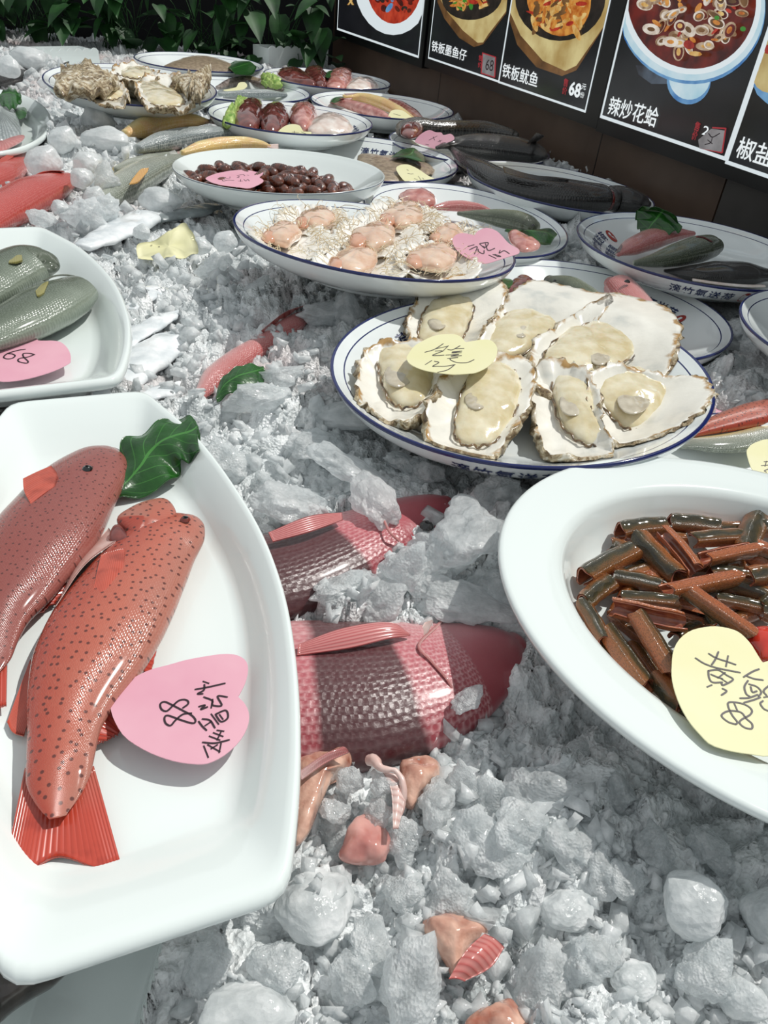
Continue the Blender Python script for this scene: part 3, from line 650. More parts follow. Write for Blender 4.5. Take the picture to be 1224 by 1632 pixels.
price_tag('yellow heart price tag on the sandy flounder', Zg([(240, 680), (280, 640), (380, 630), (500, 680), (620, 760), (700, 800), (715, 835), (600, 860), (450, 870), (350, 835), (280, 760)]),
    [Zg(l) for l in [[(380, 735), (430, 745)], [(370, 690), (390, 700)], [(460, 800), (500, 810)], [(510, 770), (545, 820)], [(560, 790), (580, 810)], [(430, 740), (450, 742)]]], plane_of(660, 278, floor_z('G') + .03, (.0, -.35, 1)), .8, M_yel, M_marker2)
price_tag('pink heart price tag on the dark catfish by the wall', Zg([(470, 340), (540, 260), (640, 210), (720, 235), (790, 240), (820, 270), (900, 255), (945, 290), (940, 330), (850, 370), (720, 435), (600, 400), (500, 370)]),
    [Zg(l) for l in [[(640, 330), (740, 280)], [(690, 290), (710, 330)], [(750, 350), (800, 330)], [(600, 380), (640, 390)], [(770, 330), (780, 355)]]], plane_of(692, 222, floor_z('H') + .06, (-.1, -.9, 1)), .7)
Zd = ZM(300, 60, 2.66)
price_tag('small yellow price tag in the bowl of dark clams', Zd([(378, 412), (395, 385), (430, 368), (470, 372), (490, 398), (520, 400), (512, 412), (440, 420)]), [Zd([(440, 400), (470, 402)]), Zd([(450, 395), (452, 410)]), Zd([(480, 400), (500, 408)])], plane_of(465, 210, floor_z('D') + .03, (0, -.5, 1)), .8, M_yel, M_marker2)
price_tag('small yellow price tag on the cuttlefish', Zd([(150, 222), (200, 212), (215, 192), (240, 190), (250, 205), (230, 220), (170, 226)]), [], plane_of(385, 137, .0 + .01, (0, -.5, 1)), .8, M_yel, M_marker2)
price_tag('small yellow price tag on the squid below the left menu board', Zd([(850, 345), (862, 310), (905, 308), (945, 335), (962, 348), (900, 356)]), [Zd([(870, 322), (900, 330)])], plane_of(640, 185, floor_z('F') + .03, (0, -.5, 1)), .8, M_yel, M_marker2)
Zs = ZM(1140, 640, 13.6)
price_tag('yellow price tag at the right edge, above the eel platter', Zs([(680, 1130), (720, 1000), (850, 900), (1142, 820), (1500, 900), (1600, 1200), (1400, 1500), (1100, 1580), (900, 1540), (780, 1450)]), [Zs(l) for l in [[(1060, 1300), (1180, 1295)], [(1000, 1385), (1180, 1370)], [(1110, 1290), (1080, 1400)], [(1200, 1440), (1100, 1480), (1070, 1500), (1110, 1530)]]], plane_of(1210, 720, floor_z('S') + .036, (.05, -.15, 1)), 1.6, M_yel, M_marker2)
price_tag('plain pink price tag half under the spotted red fish at the right', [(1090, 598), (1140, 618), (1172, 650), (1130, 668), (1080, 690), (1060, 640)], [], plane_of(1140, 650, floor_z('S') + .012, (0, -.1, 1)), 1, M_pink)
Zy = ZM(200, 340, 8.74)
price_tag('crumpled blank yellow paper tag stuck upright in the ice', Zy([(170, 480), (330, 400), (520, 330), (680, 230), (830, 140), (900, 220), (970, 340), (1020, 560), (900, 600), (740, 635), (560, 620), (400, 645), (200, 635), (175, 620)]), [Zy(l) for l in [[(270, 435), (300, 430)], [(290, 455), (310, 450)], [(350, 445), (370, 440)], [(455, 465), (475, 462)]]], plane_of(268, 405, -.034, (0, -.5, 1)), .9, M_yel, M_marker2, fold=.006)

# ---------------------------------------------------------------- sliced eel
def eel_mat():
    t = NT('eel_skin'); uv = t.sep(t.coord('UV')); vec = t.comb(t.math('MULTIPLY', uv[0], 3.0), t.math('MULTIPLY', uv[1], 6.0))
    f = t.math('ADD', uv[1], t.math('MULTIPLY', t.math('SUBTRACT', t.noise(1.2, 4, vec), .5), .3))
    c = t.ramp(f, [(.10, C('#b5653c')), (.30, C('#9a5c2c')), (.43, C('#4c3f1e')), (.50, C('#2c2a17')), (.58, C('#4c3f1e')), (.72, C('#9a5c2c')), (.92, C('#b8683e'))])
    c = t.mix(t.math('MULTIPLY', t.ramp(t.voro(7, vec), [(.12, (1, 1, 1)), (.34, (0, 0, 0))]), .55), c, C('#33270f'))
    t.base(c); t.p(Roughness=.2, Coat_Weight=.8, Coat_Roughness=.06); t.bump(t.math('ADD', t.noise(5, 3, vec), t.math('MULTIPLY', t.voro(16, vec), .6)), .35, .05); return t.m
M_eel = eel_mat(); M_eelin = simple('eel_flesh', '#8c4a3c', '#b8714f', rough=.25, scale=3, coat=.7)
def eel_mesh(seed, opening):
    r = random.Random(seed); nl, na = 14, 22; V = []; UV = []; F = []; idx = []
    bend = r.uniform(-.15, .15)
    for lay, k in ((0, 1.0), (1, .76)):
        for i in range(nl):
            x = (i / (nl - 1) - .5) * 2; end = 1 - .10 * abs(x) ** 6 + .03 * math.sin(x * 7 + seed); 
            for j in range(na):
                f = j / (na - 1); th = math.radians(90) + (f - .5) * math.radians(360 - opening); rr = k * end * (1 + .05 * math.sin(5 * th + seed))
                if f < .08 or f > .92: rr *= 1.05 - .1 * k
                V.append((x + .08 * math.sin(th * 2 + seed) * (abs(x) > .8) , rr * math.cos(th) + bend * x * x, rr * math.sin(th) * .9)); UV.append((i / nl, f))
    m = nl * na
    for f in grid_faces(nl, na, False): F.append(f); idx.append(0)
    for f in grid_faces(nl, na, False): F.append(tuple(m + q for q in f[::-1])); idx.append(1)
    bd = [i * na for i in range(nl)] + [(nl - 1) * na + j for j in range(1, na)] + [i * na + na - 1 for i in range(nl - 2, -1, -1)] + [j for j in range(na - 2, 0, -1)]
    for q in range(len(bd)):
        a, b = bd[q], bd[(q + 1) % len(bd)]; F.append((b, a, a + m, b + m)); idx.append(1)
    o = mk('t', V, F, [M_eel, M_eelin], None, idx=idx, uv=UV, loc=(0, 0, 0)); me = o.data; bpy.data.objects.remove(o); return me
EM = [eel_mesh(1, 20), eel_mesh(2, 60), eel_mesh(3, 150), eel_mesh(4, 100), eel_mesh(5, 30)]
Z3 = ZM(780, 700, 2.633)
EEL = [(640, 372, -6, 190, 50, 0, 0, 1), (860, 355, 6, 210, 46, 0, .3, 1), (495, 520, -28, 230, 54, 0, .2, 1), (705, 500, 45, 240, 50, 1, .9, 1), (800, 465, 50, 210, 42, 1, 2.2, 2), (955, 415, -4, 220, 42, 2, .2, 1), (1000, 480, -12, 220, 44, 1, 2.6, 2), (1095, 400, -70, 150, 55, 0, 0, 1),
       (620, 592, 12, 200, 38, 0, .4, 1), (880, 610, -12, 300, 50, 1, 2.4, 2), (450, 640, -38, 140, 46, 0, .2, 1), (670, 672, 5, 240, 38, 0, 0, 2), (440, 770, 60, 190, 38, 0, .1, 1), (670, 742, 12, 310, 50, 3, 2.5, 2), (975, 735, 35, 330, 50, 1, 2.3, 3), (1120, 640, 20, 220, 42, 0, .8, 1),
       (1065, 690, 12, 230, 34, 0, 0, 1), (568, 920, 55, 290, 52, 1, .5, 1), (690, 860, 58, 290, 54, 1, .8, 2), (750, 1060, 50, 170, 50, 3, 1.5, 1), (1010, 560, 5, 170, 34, 0, .1, 1), (1140, 570, -5, 120, 50, 2, .6, 2), (820, 810, -30, 110, 38, 3, 0, 1), (1010, 850, 20, 260, 45, 0, .6, 1),
       (560, 690, -60, 150, 40, 4, 1, 0), (780, 580, 30, 220, 40, 4, 2, 0), (900, 700, 60, 200, 42, 4, 1, 0), (600, 800, 40, 220, 42, 4, .4, 0), (1050, 600, 80, 200, 42, 4, 1, 0), (800, 950, 20, 220, 42, 4, 1, 0), (720, 420, 0, 200, 40, 4, 1, 0), (1200, 480, 20, 200, 46, 1, 2.5, 1), (1230, 640, -40, 220, 46, 0, .3, 1), (1210, 380, 10, 180, 46, 0, .3, 1), (1240, 760, 20, 200, 42, 1, .3, 1), (960, 900, 40, 200, 44, 4, .6, 0), (540, 560, 40, 180, 40, 4, .6, 0), (880, 520, 0, 200, 40, 4, .6, 0),
       (600, 480, 20, 200, 44, 4, 1, 0), (500, 620, -20, 200, 42, 4, 1, 0), (560, 1000, 50, 160, 40, 4, 1, 0), (480, 860, 65, 190, 40, 4, 1, 0), (660, 960, 55, 220, 42, 4, 1, 0), (840, 720, 15, 240, 42, 4, 2, 0), (960, 600, -30, 220, 42, 4, 1, 0), (1080, 480, 30, 220, 42, 4, 1, 0), (700, 640, 70, 200, 42, 4, 2, 0), (920, 820, 15, 220, 42, 4, 1, 0), (1130, 720, -20, 220, 42, 4, 1, 0), (800, 1120, 30, 180, 44, 4, 1, 0), (640, 560, -20, 220, 42, 4, 1, 0), (1000, 380, 0, 240, 40, 4, 1, 0)]
eelnames = {0: 'dark backed', 1: 'orange sided', 2: 'slit open', 3: 'gaping', 4: 'half hidden'}
spt = [('dark olive slice of eel on the oval platter, back side up', 'dark eel slices'), ('orange bellied slice of eel on the oval platter', 'orange eel slices'), ('flat slit open slice of eel on the oval platter', 'slit eel slices'), ('gaping curled slice of eel on the oval platter', 'gaping eel slices'), ('dark eel slice buried under the others on the oval platter', 'buried eel slices')]
for (x, y, a, ln, rd, kind, roll, lay) in EEL:
    ca, sa = math.cos(math.radians(a)), math.sin(math.radians(a)); (px, py), (qx, qy) = Z3([(x - ln / 2 * ca, y - ln / 2 * sa), (x + ln / 2 * ca, y + ln / 2 * sa)])
    zc = pf + .0085 + .0085 * lay; A = at(px, py, zc); B = at(qx, qy, zc); c = (A + B) / 2; L = np.linalg.norm(B - A) / 2; R = rd / 2.633 * pxs(c) * .95
    k = {0: 0, 1: 1, 2: 2, 3: 3, 4: 4}[kind]
    o = bpy.data.objects.new('eel_slice', EM[k]); SC.collection.objects.link(o); o.location = tuple(c); o.scale = (L, R, R)
    xa = Vector(B - A).normalized(); zt = Vector((0, 0, 1)); ya = zt.cross(xa).normalized(); za = xa.cross(ya)
    o.rotation_euler = (Matrix((xa, ya, za)).transposed().to_3x3() @ Matrix.Rotation(roll if rnd.random() < .5 else -roll, 3, 'X')).to_euler()
    tag(o, spt[k][0], 'eel', spt[k][1])
for i in range(26):       # the slices go on under and behind the tag
    t = rnd.uniform(-1.2, 1.3); q = rnd.uniform(.15, .52); c = cen + v0 * aa * -q * math.cos(t) * .9 + v1 * bb * q * math.sin(t); c = c + np.array([.01, 0, 0])
    if c[0] < at(1215, 900, pf)[0] - .0 and True and (c @ v0) > (at(1190, 900, pf) @ v0): continue
    o = bpy.data.objects.new('eel_slice', EM[i % 5]); SC.collection.objects.link(o); R = rnd.uniform(.0125, .0145); o.location = (c[0], c[1], pf + .0125 + .009 * (i % 2)); o.scale = (rnd.uniform(.026, .036), R, R)
    o.rotation_euler = (rnd.uniform(-.8, .8), 0, rnd.uniform(0, 3.14)); tag(o, 'slice of eel at the right side of the oval platter, beyond the tag', 'eel', 'eel slices at the right of the platter')
ch = blob('red_chilli', Z3([(1072, 830), (1100, 800), (1160, 795), (1230, 810), (1250, 870), (1200, 930), (1140, 932), (1110, 890)]), PZ - .004, .008, None, simple('red_pepper', '#c22a20', '#dd4a34', rough=.12, scale=60, coat=.8)); tag(ch, 'glossy red chilli piece beside the yellow tag on the eel platter', 'chilli')
# ---------------------------------------------------------------- oysters
def shell_in():
    t = NT('pearly_shell'); uv = t.sep(t.coord('UV'))
    c = t.ramp(t.noise(28, 4), [(.3, C('#fbf8ee')), (.58, C('#ece9df')), (.78, C('#c4c7c2'))])
    e = t.math('ADD', uv[0], t.math('MULTIPLY', t.math('SUBTRACT', t.noise(60, 4), .5), .5))
    c = t.mix(t.ramp(e, [(.93, (0, 0, 0)), (1.05, (1, 1, 1))]), c, C('#b08a52'))
    t.base(c); t.p(Roughness=.25, Coat_Weight=.5, Coat_Roughness=.15); t.bump(t.noise(70, 4), .35, .002); return t.m
def shell_out():
    t = NT('gnarled_shell'); c = t.ramp(t.noise(70, 6, rough=.65, dist=1.0), [(.32, C('#3d2f20')), (.43, C('#8d7450')), (.53, C('#d2c19e')), (.64, C('#f6f1e4'))])
    t.base(c); t.p(Roughness=.5, Coat_Weight=.3, Coat_Roughness=.2); t.bump(t.noise(110, 6, rough=.7, dist=1.5), 1.0, .004); return t.m
M_shi = shell_in(); M_sho = shell_out()
M_meat = simple('oyster_meat', '#d6c69c', '#ebe2c6', rough=.13, scale=55, coat=.9, sss=.15, bump=(60, .5, .002), det=4)
M_add = simple('oyster_muscle', '#b8ad98', '#d3cab6', rough=.15, scale=80, coat=.8)
M_mant = simple('oyster_mantle', '#3e2e1e', '#8c6f4a', rough=.2, scale=150, coat=.7)
def oyster(label, out, meat, addc, z, par=None, cat='oyster', depth=.014, n=96, tilt=(0, 0), wpl=True, ruf=.004, group=None, closed=False, seed=0, zo=.024, grow=1.06, key='M'):
    O = cr([at(p[0], p[1], z) for p in out], n, True); c = O.mean(0); O = c + (O - c) * grow; root = thing('oyster', [c[0], c[1], surf(key, c[0], c[1])], label, 'oyster', group)
    V = []; UV = []; idx = []
    rows = [(.02, 0), (.25, .02), (.5, .12), (.68, .32), (.82, .58), (.92, .82), (.985, 1.0)]
    inner = [(s, -depth * (1 - h)) for s, h in rows]
    outer = [(1.02, -.0015), (1.03, -.005), (.99, -.009), (.96, -.013), (.85, -.018), (.68, -.022), (.4, -zo), (.02, -zo)]
    if closed: inner = [(.02, .014), (.3, .013), (.55, .0105), (.75, .007), (.9, .003), (.98, 0)]
    for k, (s, dz) in enumerate(inner + outer):
        for j in range(n):
            d = O[j] - c; q = c + d * s + np.array([0, 0, dz]); w_ = s ** 3
            a1 = fbm(O[j], 45, seed, 3); a2 = nz(O[j] + np.array([0, 0, dz]), 140, seed + 3)
            q[2] += ruf * w_ * 1.6 * a1; q[:2] += d[:2] / np.linalg.norm(d[:2]) * (.006 * a2 * w_ if k >= len(inner) - 1 else .002 * a2 * w_)
            if k >= len(inner) or closed:
                q[:2] += d[:2] / np.linalg.norm(d[:2]) * .0035 * nz(q, 260, k * 1.7) ; q[2] += .003 * nz(q, 120, 9) * (1 if q[2] > z - zo + .003 else 0)
                if closed: q[2] += .003 * fbm(q, 130, seed)
            q[2] += (q - c)[:2] @ np.array(tilt); q[2] = max(q[2], surf(key, q[0], q[1]) + (.0035 if k < len(inner) else .0008))
            V.append(q); UV.append((s if k < len(inner) else 1.1, j / n))
    R = len(inner) + len(outer); F = grid_faces(R, n); ni = len(inner) - 1
    idx = [1 if (closed or i // n >= ni) else 0 for i in range(len(F))]
    F += [tuple(range(n))[::-1], tuple((R - 1) * n + j for j in range(n))]; idx += [1 if closed else 0, 1]
    mk('shell', V, F, [M_shi, M_sho], root, idx=idx, uv=UV)
    if meat:
        tz = np.array(tilt)
        blob('meat', meat, z - depth * .62, depth * .75, root, M_meat, n=64, K=12, rough=.0016, rs=55, tilt=tilt, pw=.42)
        P = cr([at(p[0], p[1], z - depth * .45) for p in meat], 90, True); cc = P.mean(0); T = []
        for i, p in enumerate(P): 
            q = cc + (p - cc) * (1.0 + .02 * math.sin(i * 1.7)); q = q + [0, 0, .0012 * math.sin(i * 1.1) + (q - cc)[:2] @ tz]; T.append((q[0], q[1], q[2], .0011 * (1 + .4 * math.sin(i * 2.3))))
        T.append(T[0]); body('mantle_edge', T, 0, 1, 1, root, M_mant, n=6, K=180, world=True)
    if addc:
        x, y, r = addc; p = at(x, y, z - depth * .18)
        blob('muscle', [(x + r * math.cos(t), y + r * .85 * math.sin(t)) for t in np.linspace(0, 6.28, 9)[:-1]], z - depth * .22, .0022, root, M_add, n=28, K=6, low=1.2, rough=.0012, rs=90, tilt=None)
    return root
Zo = ZM(500, 400, 1.691); mf = floor_z('M') + .026
for lab, o_, m_, a_, dz, tl in [
    ('opened oyster at the back left of the big plate, above the yellow tag', [(255, 165), (300, 110), (380, 90), (450, 105), (510, 112), (512, 150), (470, 190), (440, 235), (400, 250), (330, 262), (275, 245), (257, 205)], [(300, 165), (345, 138), (400, 130), (430, 165), (410, 215), (385, 245), (330, 250), (285, 225), (288, 190)], (335, 190, 26), .004, (0, .14)),
    ('opened oyster at the back centre of the big plate', [(458, 235), (490, 180), (525, 140), (580, 110), (640, 120), (720, 145), (790, 165), (760, 205), (690, 235), (620, 260), (560, 280), (500, 285)], [(470, 232), (510, 180), (580, 155), (650, 165), (685, 185), (650, 220), (565, 268), (500, 272)], (560, 215, 24), .004, (.0, .07)),
    ('largest opened oyster, at the back right of the big plate', [(600, 330), (592, 275), (615, 235), (690, 190), (760, 160), (800, 145), (870, 165), (930, 190), (967, 240), (960, 285), (935, 330), (850, 338), (760, 335), (680, 350), (620, 348)], [(612, 318), (630, 262), (700, 218), (790, 205), (855, 238), (882, 268), (830, 302), (740, 332), (650, 335)], (772, 285, 28), .010, (0, .08)),
    ('opened oyster at the far left of the big plate', [(120, 300), (150, 262), (215, 255), (280, 262), (335, 285), (350, 340), (330, 390), (290, 420), (220, 437), (160, 412), (120, 370)], [(172, 275), (230, 266), (295, 285), (330, 340), (300, 395), (240, 405), (200, 380), (176, 325)], (228, 335, 38), .004, (.05, .12)),
    ('opened oyster at the front centre of the big plate, below the yellow tag', [(310, 440), (322, 390), (355, 345), (405, 322), (480, 305), (560, 320), (585, 360), (572, 420), (530, 470), (470, 530), (390, 515), (330, 485)], [(385, 478), (392, 400), (425, 345), (480, 322), (530, 342), (558, 375), (540, 440), (500, 488), (440, 500)], (440, 400, 33), .004, (0, .15)),
    ('opened oyster standing steeply at the front right centre of the big plate', [(590, 330), (640, 315), (700, 340), (750, 380), (770, 440), (800, 520), (770, 535), (700, 525), (640, 500), (602, 430)], [(642, 352), (700, 362), (742, 400), (758, 460), (782, 512), (725, 500), (662, 440)], (700, 412, 38), .006, (.2, .12)),
    ('opened oyster at the right of the big plate near the rim', [(735, 372), (760, 345), (830, 335), (930, 350), (1000, 365), (1037, 400), (1045, 440), (985, 482), (900, 490), (800, 468), (750, 425)], [(752, 380), (820, 337), (900, 352), (952, 388), (938, 432), (880, 460), (820, 442)], (862, 402, 44), .006, (-.05, .2))]:
    oyster(lab, Zo(o_), Zo(m_), Zo([a_])[0], mf + dz, tilt=tl, seed=len(lab), grow=1.0 if ('far left' in lab or 'back left' in lab) else 1.05)
# rough oysters on the back left plate
Za = ZM(0, 0, 2.72); af = floor_z('A')
oyster('big rough brown closed oyster at the left of the back plate', Za([(225, 365), (245, 330), (290, 295), (350, 275), (420, 285), (480, 320), (520, 345), (480, 380), (400, 400), (300, 395), (240, 385)]), None, None, af + .05, zo=.045, closed=True, seed=2, ruf=.012, depth=.02, key='A', grow=.93)
oyster('rough oyster with pale torn shell at the front of the back plate', Za([(345, 350), (400, 375), (470, 350), (530, 365), (562, 405), (545, 440), (480, 442), (420, 430), (375, 400)]), Za([(400, 400), (450, 372), (510, 380), (540, 410), (490, 425), (430, 420)]), None, af + .035, zo=.03, seed=5, ruf=.01, tilt=(0, .06), key='A', grow=.93)
oyster('flat opened oyster at the rear of the back plate', Za([(470, 300), (540, 285), (640, 290), (705, 325), (690, 345), (600, 350), (520, 340), (480, 325)]), Za([(500, 305), (560, 292), (630, 300), (670, 325), (600, 335), (530, 325)]), None, af + .045, zo=.04, seed=8, ruf=.006, tilt=(0, .04), key='A', grow=.93)
oyster('opened oyster with a wide white bowl at the front right of the back plate', Za([(580, 370), (640, 345), (740, 345), (820, 370), (852, 410), (835, 445), (740, 455), (660, 450), (605, 420)]), Za([(590, 375), (640, 362), (710, 385), (780, 415), (800, 440), (720, 445), (640, 430), (600, 400)]), None, af + .04, zo=.035, seed=11, ruf=.008, tilt=(0, .08), key='A', grow=.93)
oyster('brown closed oyster with an upturned tip at the right of the back plate', Za([(735, 345), (800, 335), (870, 320), (915, 297), (915, 330), (890, 380), (860, 425), (820, 400), (770, 365)]), None, None, af + .05, zo=.045, closed=True, seed=15, ruf=.012, depth=.02, key='A', grow=.93)

# ---------------------------------------------------------------- scallops
M_shw = simple('white_scallop_shell', '#e9e6dc', '#f6f5f0', rough=.3, scale=60, coat=.3, bump=(200, .3))
M_shd = simple('brown_scallop_shell', '#3b2c1e', '#9a8560', rough=.5, scale=90, bump=(150, .6))
M_scm = simple('scallop_meat', '#dcb397', '#eed3bc', rough=.12, scale=60, coat=.9, sss=.2, bump=(70, .4))
M_roe = simple('scallop_roe', '#cf9678', '#e2b094', rough=.12, scale=60, coat=.9)
M_tent = simple('scallop_tentacles', '#e3cda4', '#f2e6cc', rough=.3, scale=40, coat=.3)
Zv = ZM(250, 220, 1.749); jf = floor_z('J')
def strands(name, P, rad, par, mat):
    V = []; F = []
    for ln in P:
        q = cr(ln, 7); b = len(V)
        for i, p in enumerate(q):
            r_ = rad * (1 - .6 * i / 6)
            for j in range(4): V.append(p + np.array([r_ * math.cos(j * 1.57), 0, r_ * math.sin(j * 1.57)]) + np.array([0, r_ * .7 * math.cos(j * 1.57 + .5), 0]))
        F += [(b + i * 4 + j, b + i * 4 + (j + 1) % 4, b + (i + 1) * 4 + (j + 1) % 4, b + (i + 1) * 4 + j) for i in range(6) for j in range(4)]
    return mk(name, V, F, mat, par)
def scallop(label, cx, cy, rx, ry, hinge, mx, my, mr, z, tilt=(0, .10), seed=0):
    (x, y, a, b), = Zv([(cx, cy, rx, ry)]); n = 120; p0 = at(x, y, z); k = pxs(p0)
    RX_, RY_ = a * k, b * k / max(.3, math.sin(math.atan2(CAM[2] - z, np.linalg.norm(p0[:2])))) 
    RY_ = min(RY_, RX_ * 1.1); root = thing('scallop', [p0[0], p0[1], surf('J', p0[0], p0[1])], label, 'scallop'); V = []; idx = []
    rows = [(.05, -.012), (.3, -.0115), (.55, -.0085), (.75, -.004), (.9, .0), (1.0, .002), (1.005, .0005), (.9, -.006), (.7, -.012), (.4, -.018), (.05, -.02)]
    for kk, (s, dz) in enumerate(rows):
        for j in range(n):
            t = 2 * math.pi * j / n; h = math.cos(t - hinge); fl = 1 - .16 * max(0, h) ** 3
            rib = math.sin(t * 22) * s; rr = s * fl * (1 + .022 * rib * (s > .85))
            q = p0 + np.array([RX_ * rr * math.cos(t), RY_ * rr * math.sin(t), dz + .0011 * rib * (1 if kk < 6 else 1.6)]); q[2] += (q - p0)[:2] @ np.array(tilt); q[2] = max(q[2], surf('J', q[0], q[1]) + (.003 if kk < 6 else .0006)); V.append(q)
    F = grid_faces(len(rows), n); ix = [0 if i // n < 6 else 1 for i in range(len(F))]; F += [tuple(range(n))[::-1], tuple((len(rows) - 1) * n + j for j in range(n))]; ix += [0, 1]
    mk('shell', V, F, [M_shw, M_shd], root, idx=ix)
    (u, v, r), = Zv([(mx, my, mr)]); r_ = random.Random(seed)
    blob('meat', [(u + r * (1 + .15 * r_.uniform(-1, 1)) * math.cos(t), v + r * .55 * (1 + .15 * r_.uniform(-1, 1)) * math.sin(t)) for t in np.linspace(0, 6.28, 11)[:-1]], z + .001, .010, root, M_scm, n=44, K=10, rough=.0022, rs=60, low=.9, pw=.4)
    blob('roe', [(u - r * .8 + r * .5 * math.cos(t), v + r * .2 + r * .32 * math.sin(t)) for t in np.linspace(0, 6.28, 9)[:-1]], z + .001, .007, root, M_roe, n=26, K=6, rough=.001, rs=80)
    S = []
    for _ in range(60):
        t = r_.uniform(0, 6.28); s0 = r_.uniform(.45, .8); L = r_.uniform(.012, .03); o = p0 + np.array([RX_ * s0 * math.cos(t), RY_ * s0 * math.sin(t), .002])
        d = np.array([math.cos(t + r_.uniform(-1.4, 1.4)), math.sin(t + r_.uniform(-1.4, 1.4)), 0]); o[2] += (o - p0)[:2] @ np.array(tilt)
        S.append([o, o + d * L * .4 + [0, 0, r_.uniform(.001, .008)], o + d * L * .8 + [r_.uniform(-.004, .004), 0, r_.uniform(0, .008)], o + d * L + [r_.uniform(-.005, .005), 0, r_.uniform(-.003, .008)]])
    strands('tentacles', S, .00055, root, M_tent); return root
for i, a in enumerate([('opened scallop at the back left of the plate', 438, 228, 105, 50, 1.57, 447, 228, 48, .032), ('opened scallop at the back right, its white fan standing up', 690, 220, 112, 56, 1.4, 690, 216, 56, .036),
    ('opened scallop at the far left of the plate', 372, 285, 122, 48, 2.6, 352, 268, 46, .03), ('opened scallop in the middle of the plate', 612, 270, 134, 48, 2.8, 612, 275, 60, .034),
    ('opened scallop at the front centre of the plate', 560, 345, 148, 46, 3.0, 556, 342, 62, .028), ('opened scallop at the front right with its brown ribbed underside showing', 785, 345, 122, 46, 1.0, 772, 330, 62, .03),
    ('opened scallop partly behind the pink tag', 830, 275, 90, 40, 1.0, 812, 272, 42, .03)]):
    scallop(a[0], a[1], a[2], a[3], a[4], a[5], a[6], a[7], a[8], jf + a[9], seed=i)

# ---------------------------------------------------------------- pupae
def pupa_mesh(seed):
    n, K = 16, 26; V = []
    for i in range(K):
        u = i / (K - 1); x = (u - .5) * 2; prof = math.sqrt(max(1e-4, 1 - abs(x) ** 2.6)) * (1 - .12 * x); rg_ = 1 - (.07 * abs(math.sin(u * math.pi * 8)) ** 4 if u > .3 else 0)
        for j in range(n): t = 2 * math.pi * j / n; V.append((x, prof * rg_ * math.cos(t) * .5 + .08 * x * x * (seed - .5), prof * rg_ * math.sin(t) * .5))
    F = grid_faces(K, n); F += [tuple(range(n))[::-1], tuple((K - 1) * n + j for j in range(n))]
    o = mk('t', V, F, M_pupa, None, loc=(0, 0, 0)); me = o.data; bpy.data.objects.remove(o); return me
M_pupa = simple('pupa_shell', '#3a1a10', '#7c3f28', rough=.14, scale=2.2, coat=.9, bump=(12, .2, .02))
PM = [pupa_mesh(0), pupa_mesh(1)]
cI, RI, _ = PLATES['I']; fI = floor_z('I'); pts = []
rp = random.Random(5)
for lay, cnt, rad in ((0, 400, .60), (1, 400, .50), (2, 160, .30)):
    here = []
    for _ in range(cnt):
        a = rp.uniform(0, 6.28); d = math.sqrt(rp.random()) * rad * RI; x = cI[0] + d * math.cos(a) * 1.28 - .012; y = cI[1] + d * math.sin(a) * .92 - .01
        if all(math.hypot(x - q[0], y - q[1]) > .0205 for q in here): here.append((x, y, lay))
    pts += here
for (x, y, lay) in pts:
    d = math.hypot(x - cI[0], y - cI[1]) / RI
    o = bpy.data.objects.new('pupa', PM[rp.randint(0, 1)]); SC.collection.objects.link(o); s = rp.uniform(.0165, .0198); o.scale = (s, s, s)
    o.location = (x, y, fI + .0085 + lay * .0095 + .02 * max(0, d - .5)); o.rotation_euler = (0, rp.uniform(-.3, .3), rp.uniform(0, 6.28))
    tag(o, 'shiny reddish brown silkworm pupa in the heap on the plain white plate', 'pupa', 'pupae heaped on the plain white plate')
# ---------------------------------------------------------------- fish and sea food on the ice and on the plates
M_snap = skin('snapper_skin', '#9c3f48', '#bd6870', '#cf8f92', scale=(70, 24), rough=.36, bstr=.45, head=.585, sheen='#ecc9c8', edge=.5, band=[(.20, .37, '#2e1012')])
M_snap2 = skin('snapper_skin_dark_band', '#9c3f48', '#bd6068', '#cf8f92', scale=(60, 22), rough=.36, bstr=.45, head=.56, sheen='#e7bcbc', edge=.45, band=[(.1, .37, '#2c1012')])
M_gre = skin('grey_green_skin', '#39432f', '#525d4a', '#7d8778', scale=(90, 34), edge=.28, sheen='#a9b2a4', rough=.25)
M_gre2 = skin('olive_skin', '#3e4636', '#66705a', '#b6b9a6', scale=(80, 30), edge=.25, sheen='#b8bca4')
M_silv = skin('silver_skin', '#5e6a6c', '#a4adad', '#dfe4e2', scale=(90, 30), edge=.5, sheen='#f2f5f4', rough=.18)
M_gold = skin('golden_skin', '#e2b868', '#f3de96', '#fdf5d0', scale=(80, 26), edge=.35, sheen='#fbf3cf', mott=('#e9b878', 30))
M_croak = skin('croaker_skin', '#6d7468', '#a0a496', '#ecd27c', scale=(90, 30), edge=.5, sheen='#dadfd4', rough=.2)
M_redf = skin('red_skin', '#b03a32', '#c44c44', '#cf6a60', scale=(90, 30), edge=.25, sheen='#e39a90')
M_blk = skin('black_skin', '#131313', '#26211f', '#3e3632', scale=(90, 34), edge=.3, sheen='#5a524d', rough=.18, bstr=.8)
M_rib = simple('ribbonfish_silver', '#d3dade', '#fbfdfe', rough=.2, scale=40, coat=.6, bump=(90, .5, .002))
M_ribd = simple('ribbonfish_grey', '#6d7577', '#9ba3a4', rough=.25, scale=50, coat=.4, bump=(90, .4, .002))
M_pkf = skin('pink_skin', '#b85a58', '#cf8684', '#e3b5b2', scale=(80, 26), edge=.35, sheen='#f0d4d0', rough=.2)
M_pkm = simple('pink_flesh', '#b46a62', '#dba49a', rough=.16, scale=60, coat=.8, sss=.2, bump=(60, .5, .002))
M_orm = simple('orange_fish_flesh', '#a3604c', '#e2b7a2', rough=.16, scale=70, coat=.8, bump=(70, .8, .003))
